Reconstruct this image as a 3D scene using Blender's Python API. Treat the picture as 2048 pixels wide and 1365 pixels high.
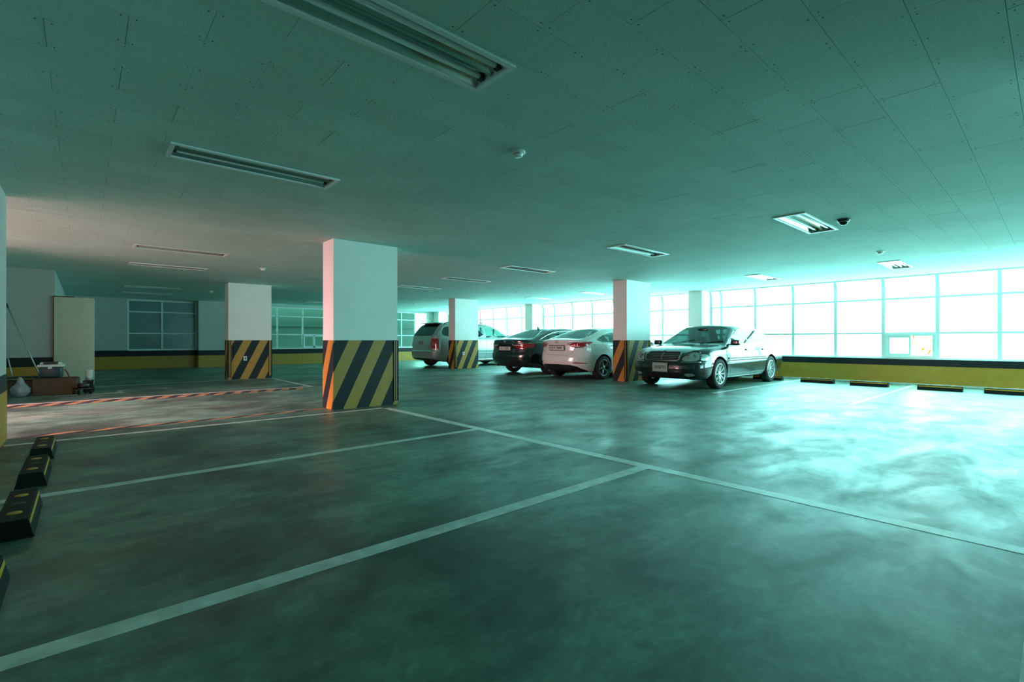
import bpy, bmesh, math, random
import numpy as np
from mathutils import Vector, Matrix
from mathutils.bvhtree import BVHTree
random.seed(7); np.random.seed(7)
for o in list(bpy.data.objects): bpy.data.objects.remove(o)
SC = bpy.context.scene; COL = SC.collection
PI = math.pi
# ------------------------------------------------------------------ camera
CAM_H = 1.05; HC = 2.58
cd = bpy.data.cameras.new('camera'); cam = bpy.data.objects.new('camera', cd); COL.objects.link(cam)
cam.location = (0, 0, CAM_H); cam.rotation_euler = (PI/2, 0, math.radians(48.5-90))
cd.sensor_width = 36; cd.lens = 967/2048*36; cd.shift_y = (682.5-681)/2048*-1
cd.clip_start = 0.05; cd.clip_end = 300
SC.camera = cam
# ------------------------------------------------------------------ sky and daylight
W = bpy.data.worlds.new('sky'); SC.world = W; W.use_nodes = True
nt = W.node_tree; nt.nodes.clear()
wo = nt.nodes.new('ShaderNodeOutputWorld'); bg = nt.nodes.new('ShaderNodeBackground')
tc = nt.nodes.new('ShaderNodeTexCoord'); sp = nt.nodes.new('ShaderNodeSeparateXYZ'); cr = nt.nodes.new('ShaderNodeValToRGB')
mr = nt.nodes.new('ShaderNodeMapRange'); mr.inputs[1].default_value = -0.25; mr.inputs[2].default_value = 1.0
nt.links.new(tc.outputs['Generated'], sp.inputs[0]); nt.links.new(sp.outputs[2], mr.inputs[0])
nt.links.new(mr.outputs[0], cr.inputs[0]); nt.links.new(cr.outputs[0], bg.inputs[0]); nt.links.new(bg.outputs[0], wo.inputs[0])
SKY = 30.0
cr.color_ramp.elements[0].position = 0.15; cr.color_ramp.elements[0].color = (.90, .45, .48, 1)   # pale haze under the horizon
cr.color_ramp.elements[1].position = 0.35; cr.color_ramp.elements[1].color = (1.0, .50, .53, 1)   # overcast sky
bg.inputs[1].default_value = SKY
try: W.cycles.sampling_method = 'MANUAL'; W.cycles.sample_map_resolution = 256
except Exception: pass
vs = SC.view_settings; SC.display_settings.display_device = 'sRGB'
vs.view_transform = 'Standard'; vs.look = 'None'; vs.gamma = 1; vs.use_curve_mapping = False
vs.exposure = 0.0
def portal(name, loc, rot, sx, sy):
    l = bpy.data.lights.new(name, 'AREA'); l.shape = 'RECTANGLE'; l.size = sx; l.size_y = sy
    l.cycles.is_portal = True
    o = bpy.data.objects.new(name, l); COL.objects.link(o); o.location = loc; o.rotation_euler = rot
portal('window_daylight_portal', (15.0, 8.7, 1.66), (0, PI/2, 0), 2.3, 27.6)
portal('ramp_daylight_portal', (-4.25, 9.35, 1.33), (0, -PI/2, 0), 2.64, 3.9)
portal('back_window_daylight_portal', (11.0, -5.3, 1.66), (PI/2, 0, 0), 7.4, 2.3)
sl = bpy.data.lights.new('low_sun', 'SUN'); sl.energy = 8.0; sl.angle = math.radians(9); sl.color = (1, .50, .54)
so = bpy.data.objects.new('low_sun', sl); COL.objects.link(so); so.rotation_euler = (0, -math.radians(90-21), 0)
SC.cycles.max_bounces = 14; SC.cycles.diffuse_bounces = 7; SC.cycles.transparent_max_bounces = 24
SC.cycles.glossy_bounces = 5; SC.cycles.sample_clamp_indirect = 8
# ------------------------------------------------------------------ materials
def nmat(name):
    m = bpy.data.materials.new(name); m.use_nodes = True; t = m.node_tree; t.nodes.clear()
    o = t.nodes.new('ShaderNodeOutputMaterial'); return m, t, o
def lk(t, a, b): t.links.new(a, b)
def pmat(name, col, rough=.5, metal=0, spec=.5, noise=0, nscale=8, bump=0, bscale=60, coat=0, coat_r=.05, emit=None):
    m, t, o = nmat(name); p = t.nodes.new('ShaderNodeBsdfPrincipled'); lk(t, p.outputs[0], o.inputs[0])
    p.inputs['Base Color'].default_value = (*col, 1); p.inputs['Roughness'].default_value = rough
    p.inputs['Metallic'].default_value = metal; p.inputs['Specular IOR Level'].default_value = spec
    p.inputs['Coat Weight'].default_value = coat; p.inputs['Coat Roughness'].default_value = coat_r
    if noise or bump:
        tcn = t.nodes.new('ShaderNodeTexCoord')
    if noise:
        n = t.nodes.new('ShaderNodeTexNoise'); n.inputs['Scale'].default_value = nscale; n.inputs['Detail'].default_value = 6
        lk(t, tcn.outputs['Object'], n.inputs['Vector'])
        r = t.nodes.new('ShaderNodeMapRange'); r.inputs[1].default_value = .3; r.inputs[2].default_value = .7
        r.inputs[3].default_value = 1-noise; r.inputs[4].default_value = 1+noise*.4
        lk(t, n.outputs[0], r.inputs[0])
        mx = t.nodes.new('ShaderNodeMix'); mx.data_type = 'RGBA'; mx.blend_type = 'MULTIPLY'; mx.inputs[0].default_value = 1
        mx.inputs[6].default_value = (*col, 1); lk(t, r.outputs[0], mx.inputs[7]); lk(t, mx.outputs[2], p.inputs['Base Color'])
    if bump:
        n2 = t.nodes.new('ShaderNodeTexNoise'); n2.inputs['Scale'].default_value = bscale; lk(t, tcn.outputs['Object'], n2.inputs['Vector'])
        b = t.nodes.new('ShaderNodeBump'); b.inputs['Strength'].default_value = bump; b.inputs['Distance'].default_value = .01
        lk(t, n2.outputs[0], b.inputs['Height']); lk(t, b.outputs[0], p.inputs['Normal'])
    return m
def glassmat(name, col, refl=.06, rough=.0, rcol=(1,1,1)):
    m, t, o = nmat(name); mx = t.nodes.new('ShaderNodeMixShader'); tr = t.nodes.new('ShaderNodeBsdfTransparent')
    g = t.nodes.new('ShaderNodeBsdfGlossy'); g.inputs['Roughness'].default_value = rough; g.inputs[0].default_value = (*rcol, 1)
    tr.inputs[0].default_value = (*col, 1)
    lw = t.nodes.new('ShaderNodeLayerWeight'); lw.inputs[0].default_value = .25
    r = t.nodes.new('ShaderNodeMapRange'); r.inputs[3].default_value = refl; r.inputs[4].default_value = .8
    pw = t.nodes.new('ShaderNodeMath'); pw.operation = 'POWER'; pw.inputs[1].default_value = 2.2
    lk(t, lw.outputs['Facing'], pw.inputs[0]); lk(t, pw.outputs[0], r.inputs[0])
    lk(t, r.outputs[0], mx.inputs[0]); lk(t, tr.outputs[0], mx.inputs[1]); lk(t, g.outputs[0], mx.inputs[2]); lk(t, mx.outputs[0], o.inputs[0])
    return m
M = {}
M['wall'] = pmat('wall_paint', (.46, .46, .43), .6, noise=.05, nscale=3, bump=.05, bscale=180)
M['pillar'] = pmat('pillar_paint', (.86, .84, .80), .55, noise=.03, nscale=3, bump=.04, bscale=180)
M['yellow'] = pmat('yellow_paint', (.47, .225, .024), .5, noise=.12, nscale=6)
M['black'] = pmat('black_paint', (.014, .017, .02), .5, spec=.25, noise=.2, nscale=7)
M['line'] = pmat('line_paint', (.74, .80, .76), .38, noise=.3, nscale=9)
M['frame'] = pmat('window_frame', (.66, .74, .73), .4)
M['sill'] = pmat('sill', (.55, .6, .58), .45)
M['curb'] = pmat('curb', (.62, .62, .55), .7, noise=.2)
M['fixture'] = pmat('fixture_white', (.74, .78, .76), .35)
M['reflector'] = pmat('reflector_metal', (.62, .70, .68), .16, metal=.9)
M['tube'] = pmat('fluorescent_tube_glass', (.80, .84, .82), .12, coat=.6)
M['socket'] = pmat('socket_dark', (.03, .035, .035), .5)
M['rubber'] = pmat('rubber', (.009, .011, .011), .6, spec=.2, bump=.2, bscale=90)
M['refl_y'] = pmat('reflective_yellow', (.6, .30, .03), .35)
M['plastic_w'] = pmat('white_plastic', (.75, .78, .74), .35)
M['plastic_k'] = pmat('black_plastic', (.012, .013, .013), .22)
M['chrome'] = pmat('chrome', (.75, .77, .77), .12, metal=1)
M['dim_chrome'] = pmat('dim_chrome', (.35, .37, .36), .28, metal=1)
M['tyre'] = pmat('tyre_rubber', (.012, .013, .013), .75, bump=.1, bscale=60)
M['alloy'] = pmat('alloy_silver', (.72, .74, .74), .25, metal=.75)
M['alloy_d'] = pmat('alloy_grey', (.30, .31, .31), .3, metal=.8)
M['under'] = pmat('underbody', (.01, .01, .01), .8)
M['gap'] = pmat('panel_gap_black', (.006, .006, .006), .7)
M['glass'] = glassmat('curtain_wall_glass', (.43, .995, .965), .03)
M['glass_far'] = glassmat('far_window_glass', (.30, .85, .72), .02, .3, (.5, .5, .5))
M['carglass'] = glassmat('car_glass', (.17, .28, .25), .03)
M['tint'] = glassmat('tinted_car_glass', (.05, .08, .075), .06)
M['tint_k'] = glassmat('dark_tinted_glass', (.015, .022, .022), .05)
M['frost'] = pmat('frosted_glass', (.13, .24, .25), .28, coat=.4, noise=.2, nscale=1.2)
M['seat'] = pmat('seat_fabric', (.03, .03, .032), .8)
M['lens'] = glassmat('lamp_lens', (.85, .9, .88), .07)
M['lampin'] = pmat('lamp_reflector', (.62, .66, .65), .3, metal=.3)
M['red'] = pmat('tail_lamp_red', (.30, .006, .010), .12, coat=1)
M['redwin'] = pmat('tail_lamp_clear', (.75, .72, .72), .15, coat=1)
M['plate'] = pmat('number_plate', (.55, .60, .54), .45)
M['ink'] = pmat('plate_ink', (.01, .03, .025), .5)
M['card'] = pmat('cardboard', (.12, .075, .045), .8, noise=.2, nscale=5)
M['bag'] = pmat('plastic_bag', (.30, .32, .34), .35, coat=.5)
M['teal'] = pmat('teal_plastic', (.008, .06, .075), .3)
M['steel'] = pmat('steel_pole', (.45, .47, .46), .35, metal=.5)
M['board'] = pmat('cream_board', (.62, .58, .44), .6, noise=.08)
M['wood'] = pmat('brown_wood', (.10, .045, .02), .6)
M['neigh'] = pmat('neighbour_wall', (.05, .06, .055), .8, noise=.2, nscale=.6)
M['paving'] = pmat('outdoor_paving', (.08, .04, .045), .9, noise=.2)
M['slab'] = pmat('slab', (.10, .11, .10), .9)

# perforated gypsum ceiling tiles: pin holes and worm marks (fine relief)
def tile_material():
    m, t, o = nmat('ceiling_tile'); p = t.nodes.new('ShaderNodeBsdfPrincipled'); lk(t, p.outputs[0], o.inputs[0])
    p.inputs['Roughness'].default_value = .8; p.inputs['Specular IOR Level'].default_value = .2
    g = t.nodes.new('ShaderNodeNewGeometry')
    mp = t.nodes.new('ShaderNodeMapping'); mp.inputs['Scale'].default_value = (1, 1, 0); lk(t, g.outputs['Position'], mp.inputs[0])
    sc = t.nodes.new('ShaderNodeMapping'); sc.inputs['Scale'].default_value = (40, 75, 0); sc.inputs['Rotation'].default_value = (0, 0, .5)
    lk(t, mp.outputs[0], sc.inputs[0])
    v = t.nodes.new('ShaderNodeTexVoronoi'); v.inputs['Scale'].default_value = 1; lk(t, sc.outputs[0], v.inputs['Vector'])
    s = t.nodes.new('ShaderNodeMapRange'); s.inputs[1].default_value = .10; s.inputs[2].default_value = .20; s.inputs[3].default_value = .5; s.inputs[4].default_value = 1
    lk(t, v.outputs['Distance'], s.inputs[0])
    n = t.nodes.new('ShaderNodeTexNoise'); n.inputs['Scale'].default_value = .9; n.inputs['Detail'].default_value = 3; lk(t, mp.outputs[0], n.inputs['Vector'])
    r = t.nodes.new('ShaderNodeMapRange'); r.inputs[1].default_value = .3; r.inputs[2].default_value = .7; r.inputs[3].default_value = .93; r.inputs[4].default_value = 1.04
    lk(t, n.outputs[0], r.inputs[0])
    mm = t.nodes.new('ShaderNodeMath'); mm.operation = 'MULTIPLY'; lk(t, s.outputs[0], mm.inputs[0]); lk(t, r.outputs[0], mm.inputs[1])
    oi = t.nodes.new('ShaderNodeObjectInfo')
    r2 = t.nodes.new('ShaderNodeMapRange'); r2.inputs[3].default_value = .96; r2.inputs[4].default_value = 1.03; lk(t, oi.outputs['Random'], r2.inputs[0])
    m2 = t.nodes.new('ShaderNodeMath'); m2.operation = 'MULTIPLY'; lk(t, mm.outputs[0], m2.inputs[0]); lk(t, r2.outputs[0], m2.inputs[1])
    mx = t.nodes.new('ShaderNodeMix'); mx.data_type = 'RGBA'; mx.blend_type = 'MULTIPLY'; mx.inputs[0].default_value = 1
    mx.inputs[6].default_value = (.51, .70, .64, 1); lk(t, m2.outputs[0], mx.inputs[7]); lk(t, mx.outputs[2], p.inputs['Base Color'])
    return m
M['tile'] = tile_material()

# polished, stained concrete floor
def floor_material():
    m, t, o = nmat('sealed_concrete'); p = t.nodes.new('ShaderNodeBsdfPrincipled'); lk(t, p.outputs[0], o.inputs[0])
    g = t.nodes.new('ShaderNodeNewGeometry')
    def noise(scale, detail=6, rough=.6, vec=None, dist=0):
        n = t.nodes.new('ShaderNodeTexNoise'); n.inputs['Scale'].default_value = scale; n.inputs['Detail'].default_value = detail
        n.inputs['Roughness'].default_value = rough; n.inputs['Distortion'].default_value = dist
        lk(t, vec or g.outputs['Position'], n.inputs['Vector']); return n.outputs[0]
    def rng(src, a, b, c, d):
        r = t.nodes.new('ShaderNodeMapRange'); r.inputs[1].default_value = a; r.inputs[2].default_value = b; r.inputs[3].default_value = c; r.inputs[4].default_value = d
        lk(t, src, r.inputs[0]); return r.outputs[0]
    def mul(a, b):
        k = t.nodes.new('ShaderNodeMath'); k.operation = 'MULTIPLY'; lk(t, a, k.inputs[0]); lk(t, b, k.inputs[1]); return k.outputs[0]
    mp = t.nodes.new('ShaderNodeMapping'); mp.inputs['Scale'].default_value = (.75, 1.5, 1); mp.inputs['Rotation'].default_value = (0, 0, .12); lk(t, g.outputs['Position'], mp.inputs[0])
    big = noise(.75, 7, .62, dist=.4); mid = noise(2.6, 8, .68, mp.outputs[0], .3); fine = noise(22, 6, .7)
    a = rng(big, .38, .62, .30, 1.25); b = rng(mid, .32, .68, .55, 1.35); c = mul(rng(fine, .3, .7, .88, 1.10), rng(noise(7.5, 7, .72, dist=.6), .34, .66, .74, 1.2))
    stain = rng(noise(3.2, 4, .55, dist=1.2), .66, .74, 1, .55)
    spots = t.nodes.new('ShaderNodeTexVoronoi'); spots.inputs['Scale'].default_value = 2.3; lk(t, g.outputs['Position'], spots.inputs['Vector'])
    sp_ = rng(spots.outputs['Distance'], .02, .035, .3, 1)
    val = mul(mul(mul(a, b), mul(c, stain)), sp_)
    mx = t.nodes.new('ShaderNodeMix'); mx.data_type = 'RGBA'; mx.blend_type = 'MULTIPLY'; mx.inputs[0].default_value = 1
    tint = t.nodes.new('ShaderNodeMix'); tint.data_type = 'RGBA'; tint.inputs[6].default_value = (.115, .255, .20, 1); tint.inputs[7].default_value = (.145, .24, .185, 1)
    lk(t, rng(noise(.5, 3), .4, .6, 0, 1), tint.inputs[0])
    lk(t, tint.outputs[2], mx.inputs[6]); lk(t, val, mx.inputs[7]); lk(t, mx.outputs[2], p.inputs['Base Color'])
    lk(t, rng(noise(1.7, 8, .7, mp.outputs[0], .5), .3, .7, .30, .56), p.inputs['Roughness'])
    p.inputs['Specular IOR Level'].default_value = .85
    bp = t.nodes.new('ShaderNodeBump'); bp.inputs['Strength'].default_value = .10; bp.inputs['Distance'].default_value = .02
    lk(t, mid, bp.inputs['Height']); lk(t, bp.outputs[0], p.inputs['Normal'])
    return m
M['floor'] = floor_material()

# ------------------------------------------------------------------ helpers
class MB:
    def __init__(s): s.v = []; s.f = []; s.m = []; s.mats = []; s.sm = []
    def mi(s, mat):
        if mat not in s.mats: s.mats.append(mat)
        return s.mats.index(mat)
    def add(s, vs_, fs, mat, smooth=False):
        b = len(s.v); s.v += [tuple(p) for p in vs_]; i = s.mi(mat)
        for f in fs: s.f.append(tuple(b+k for k in f)); s.m.append(i); s.sm.append(smooth)
    def box(s, x0, x1, y0, y1, z0, z1, mat, mx=None):
        p = [Vector((x, y, z)) for z in (z0, z1) for x, y in ((x0, y0), (x1, y0), (x1, y1), (x0, y1))]
        if mx is not None: p = [mx @ q for q in p]
        s.add(p, [(3, 2, 1, 0), (4, 5, 6, 7), (0, 1, 5, 4), (1, 2, 6, 5), (2, 3, 7, 6), (3, 0, 4, 7)], mat)
    def rbox(s, x0, x1, y0, y1, z0, z1, mat, r=.02, mx=None, seg=3):
        bm = bmesh.new(); bmesh.ops.create_cube(bm, size=1)
        for v in bm.verts: v.co = Vector(((x0+x1)/2+v.co.x*(x1-x0), (y0+y1)/2+v.co.y*(y1-y0), (z0+z1)/2+v.co.z*(z1-z0)))
        bmesh.ops.bevel(bm, geom=list(bm.edges), offset=r, segments=seg, affect='EDGES', profile=.5)
        if mx is not None: bm.transform(mx)
        bm.verts.index_update(); s.add([v.co.copy() for v in bm.verts], [[v.index for v in f.verts] for f in bm.faces], mat, True); bm.free()
    def prism(s, pts, axis, a, b, mat, mx=None, smooth=False):
        # pts: 2D outline; axis = extrusion axis
        def mk(p, t):
            return {'z': (p[0], p[1], t), 'y': (p[0], t, p[1]), 'x': (t, p[0], p[1])}[axis]
        n = len(pts); P = [Vector(mk(p, a)) for p in pts]+[Vector(mk(p, b)) for p in pts]
        if mx is not None: P = [mx @ q for q in P]
        s.add(P, [tuple(range(n))[::-1], tuple(range(n, 2*n))]+[(i, (i+1) % n, n+(i+1) % n, n+i) for i in range(n)], mat, smooth)
    def lathe(s, prof, mat, mx=None, n=24, smooth=True, a0=0, a1=2*PI):
        # prof: (r, z) pairs around Z
        full = abs(a1-a0-2*PI) < 1e-6; k = n if full else n+1; P = []
        for (r, z) in prof:
            for i in range(k):
                a = a0+(a1-a0)*i/n; P.append(Vector((r*math.cos(a), r*math.sin(a), z)))
        if mx is not None: P = [mx @ q for q in P]
        F = []
        for j in range(len(prof)-1):
            for i in range(n):
                i2 = (i+1) % k; F.append((j*k+i, j*k+i2, (j+1)*k+i2, (j+1)*k+i))
        s.add(P, F, mat, smooth)
    def tube(s, path, r, mat, n=6, closed=False, caps=True):
        path = [Vector(p) for p in path]; L = len(path); rings = []
        for i in range(L):
            a = path[i-1] if (i > 0 or closed) else path[i]; b = path[(i+1) % L] if (i < L-1 or closed) else path[i]
            t = (b-a); t = t.normalized() if t.length > 1e-9 else Vector((1, 0, 0))
            up = Vector((0, 0, 1)) if abs(t.z) < .9 else Vector((1, 0, 0))
            u = t.cross(up).normalized(); w = u.cross(t); rr = r[i] if isinstance(r, (list, tuple)) else r
            rings.append([path[i]+(u*math.cos(2*PI*k/n)+w*math.sin(2*PI*k/n))*rr for k in range(n)])
        V = [p for q in rings for p in q]; F = []
        for i in range(L if closed else L-1):
            j = (i+1) % L
            for k in range(n): F.append((i*n+k, i*n+(k+1) % n, j*n+(k+1) % n, j*n+k))
        if caps and not closed: F += [tuple(range(n))[::-1], tuple(range((L-1)*n, L*n))]
        s.add(V, F, mat, True)
    def mesh(s, name):
        me = bpy.data.meshes.new(name); me.from_pydata(s.v, [], s.f)
        for m in s.mats: me.materials.append(m)
        me.polygons.foreach_set('material_index', s.m); me.polygons.foreach_set('use_smooth', s.sm)
        me.update(); return me
    def build(s, name, parent=None, loc=None, **kw):
        o = bpy.data.objects.new(name, s.mesh(name)); COL.objects.link(o)
        if parent is not None: o.parent = parent
        if loc: o.location = loc
        tag(o, **kw); return o
def tag(o, label=None, cat=None, group=None, kind=None):
    if label: o['label'] = label
    if cat: o['category'] = cat
    if group: o['group'] = group
    if kind: o['kind'] = kind
    return o
def empty(name, loc, rz=0, **kw):
    o = bpy.data.objects.new(name, None); COL.objects.link(o); o.location = loc; o.rotation_euler = (0, 0, rz)
    o.empty_display_size = .2; tag(o, **kw); return o
def copy_tree(o, parent=None):
    c = o.copy(); COL.objects.link(c)
    if parent is not None: c.parent = parent
    for ch in list(KIDS.get(o.name, [])): pass
    for ch in [k for k in bpy.data.objects if k.parent == o]: copy_tree(ch, c)
    return c
KIDS = {}
def boxobj(name, b, mat, parent=None, **kw):
    m = MB(); m.box(*b, mat); return m.build(name, parent, **kw)
def rot(ax, a): return Matrix.Rotation(a, 4, ax)
def tr(x, y, z): return Matrix.Translation((x, y, z))
# ================================================================== SETTING
XW = 14.65; YF = 22.4; YB = -5.0; XL = -.62; YC = 14.54
boxobj('floor', (-6.0, XW+.3, YB, YF+.3, -.25, 0), M['floor'], kind='structure')
ceil = boxobj('ceiling', (-4.2, XW, YB, YF+.3, 2.66, 2.9), M['slab'], kind='structure')
# ---- fixtures layout (needed to leave openings between tiles)
FIX = [(0.50, 2.02), (0.52, 4.54), (0.62, 9.72), (0.68, 12.05), (0.85, 17.2), (.9, 19.45),
       (6.45, 2.02), (6.45, 4.58), (6.55, 7.42), (6.6, 9.75), (6.6, 12.1), (6.6, 17.2), (6.6, 19.55),
       (11.65, 2.02), (11.7, 4.58), (11.8, 9.8), (11.8, 12.3), (11.8, 17.2), (11.8, 19.5)]
FL, FW = 1.28, .32
HOLES = [(x, x+FL, y, y+FW) for x, y in FIX]
PILL = [(2.80, 7.21), (10.24, 7.21), (2.86, 14.58), (10.16, 14.62)]
PW, PD = 1.06, .42
SOL = [(x, x+PW, y, y+PD) for x, y in PILL]+[(2.95, 4.01, -.36, .06), (10.3, 11.36, -.65, -.23), (14.2, 14.65, 7.25, 7.7), (14.1, 14.65, 14.65, 15.1), (14.15, 14.65, 21.9, 22.4), (3.3, 4.22, 21.95, 22.4)]
def subtract(rects, h):
    out = []
    for (a, b, c, d) in rects:
        x0, x1, y0, y1 = h
        if x1 <= a+1e-6 or x0 >= b-1e-6 or y1 <= c+1e-6 or y0 >= d-1e-6: out.append((a, b, c, d)); continue
        if x0 > a: out.append((a, x0, c, d))
        if x1 < b: out.append((x1, b, c, d))
        A, B = max(a, x0), min(b, x1)
        if y0 > c: out.append((A, B, c, y0))
        if y1 < d: out.append((A, B, y1, d))
    return [r for r in out if r[1]-r[0] > .004 and r[3]-r[2] > .004]
tiles = []; TX, TY = .608, .3035; G = .0010
j0 = int((YB-.16)/TY)-1
for j in range(j0, int((YF-.16)/TY)+2):
    y0 = .16+j*TY; off = 2.59+(TX/2 if j % 2 == 0 else 0)
    for i in range(-12, 22):
        x0 = off+i*TX
        r = (max(x0, -2.55)+G, min(x0+TX, XW-.01)-G, max(y0, YB)+G, min(y0+TY, YF)-G)
        if r[1]-r[0] < .02 or r[3]-r[2] < .02: continue
        cx, cy = (r[0]+r[1])/2, (r[2]+r[3])/2
        if r[1] < XL and not (7.0 < cy < 14.9): continue
        if cx < -1.5 and cy > 11.6: continue
        d = math.hypot(cx, cy); zz = cx*.6626+cy*.749; ll = cx*.749-cy*.6626
        vis = zz > .6 and abs(ll/zz) < 1.09 and (HC-CAM_H)/zz*967 < 700
        tiles.append((0 if vis else 1, d, r, (i+j) % 7))
tiles.sort(key=lambda t: (t[0], t[1]))
def tile_geo(m, r, screws=True):
    rs = [r]
    for h in HOLES: rs = subtract(rs, (h[0]-.002, h[1]+.002, h[2]-.002, h[3]+.002))
    dz = random.uniform(-.0008, .0008)
    for (a, b, c, d) in rs: m.box(a, b, c, d, HC+dz, HC+.009+dz, M['tile'])
    if screws and len(rs) == 1 and rs[0] == r and r[1]-r[0] > .5:
        for sx in (r[0]+.028, (r[0]+r[1])/2, r[1]-.028):
            for sy in (r[2]+.025, r[3]-.025):
                if abs(sx-(r[0]+r[1])/2) < .01 and random.random() < .5: continue
                q = .0034; m.box(sx-q, sx+q, sy-q, sy+q, HC-.0012+dz, HC+dz, M['socket'])
rest = MB()
for k, (iv, d, r, s) in enumerate(tiles):
    if k < 300:
        m = MB(); tile_geo(m, r)
        if m.f: m.build('ceiling_tile', ceil)
    else: tile_geo(rest, r, d < 9)
rest.build('ceiling_tiles', ceil, kind='stuff')
# dark edge trim between ceiling and glazing
boxobj('trim_1', (XW-.03, XW+.02, YB, YF, 2.55, 2.66), M['frame'], kind='structure')

def wall(name, b, bands=None, n='+x', boxes=None):
    m = MB(); m.box(*b, M['wall']); w = m.build(name, kind='structure')
    return w
def bands(parent, b_yellow, b_black):
    boxobj('yellow_band', b_yellow, M['yellow'], parent); boxobj('black_band', b_black, M['black'], parent)
ZB0, ZB1 = .45, .615
wl = wall('wall_left', (-6.0, XL, YB, 7.4, 0, HC+.08))
bands(wl, (XL, XL+.006, YB, 7.4, 0, ZB0+.07), (XL, XL+.006, YB, 7.4, ZB0+.07, ZB1+.08))
boxobj('yellow_band', (-6.0, XL+.006, 7.4, 7.406, 0, ZB0+.07), M['yellow'], wl); boxobj('black_band', (-6.0, XL+.006, 7.4, 7.406, ZB0+.07, ZB1+.08), M['black'], wl)
wr = wall('wall_ramp', (-6.0, -1.35, 11.3, 11.5, 0, HC+.08))
wn = wall('wall_alcove', (-1.55, -1.35, 11.5, YC, 0, HC+.08))
wb = wall('wall_storage', (-1.55, -.48, YC, YC+.25, 0, HC+.08))
bands(wb, (-1.35, -.48, YC-.006, YC, 0, .48), (-1.35, -.48, YC-.006, YC, .48, .68))
ws = wall('wall_side', (-.7, -.48, YC+.25, YF, 0, HC+.08))
bands(ws, (-.48, -.474, YC, YF, 0, .48), (-.48, -.474, YC, YF, .48, .66))
wk = wall('wall_back', (XL, 7.4, YB-.25, YB, 0, HC+.08))
wk2 = wall('wall_back', (7.4, XW+.3, YB-.25, YB, 0, .62))
boxobj('wall_back', (7.4, XW+.3, YB-.25, YB, 2.5, HC+.08), M['wall'], kind='structure')
bands(wk2, (7.4, XW, YB, YB+.006, 0, .45), (7.4, XW, YB, YB+.01, .45, .60))
# far wall: low wall, piers and windows above
wf = wall('wall_far', (-.7, XW+.3, YF, YF+.22, 0, .68))
bands(wf, (-.474, 14.15, YF-.006, YF, 0, .46), (-.474, 14.15, YF-.006, YF, .46, .66))
m = MB(); m.box(-.7, 1.17, YF, YF+.22, .66, HC+.08, M['wall']); m.box(3.3, 4.22, 21.95, YF+.22, 0, HC+.08, M['wall']); m.box(13.85, XW+.3, YF, YF+.22, .66, HC+.08, M['wall'])
m.box(4.22, 13.85, YF, YF+.22, 2.50, HC+.08, M['wall']); m.box(1.17, 3.3, YF, YF+.22, 2.54, HC+.08, M['wall'])
pf = m.build('wall_far', kind='structure')
bands(pf, (3.294, 4.226, 21.944, YF-.006, 0, .46), (3.294, 4.226, 21.944, YF-.006, .46, .66))
# parapet on the glazed side
wp = wall('wall_right', (XW, XW+.3, YB, YF+.22, 0, .60))
bands(wp, (XW-.006, XW, YB, YF, 0, .45), (XW-.012, XW, YB, YF, .45, .60))
boxobj('sill', (XW-.02, XW+.3, YB, YF, .60, .618), M['sill'], wp)
boxobj('baseboard_right', (XW-.06, XW-.006, YB, YF, 0, .035), M['curb'], kind='structure')

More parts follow.
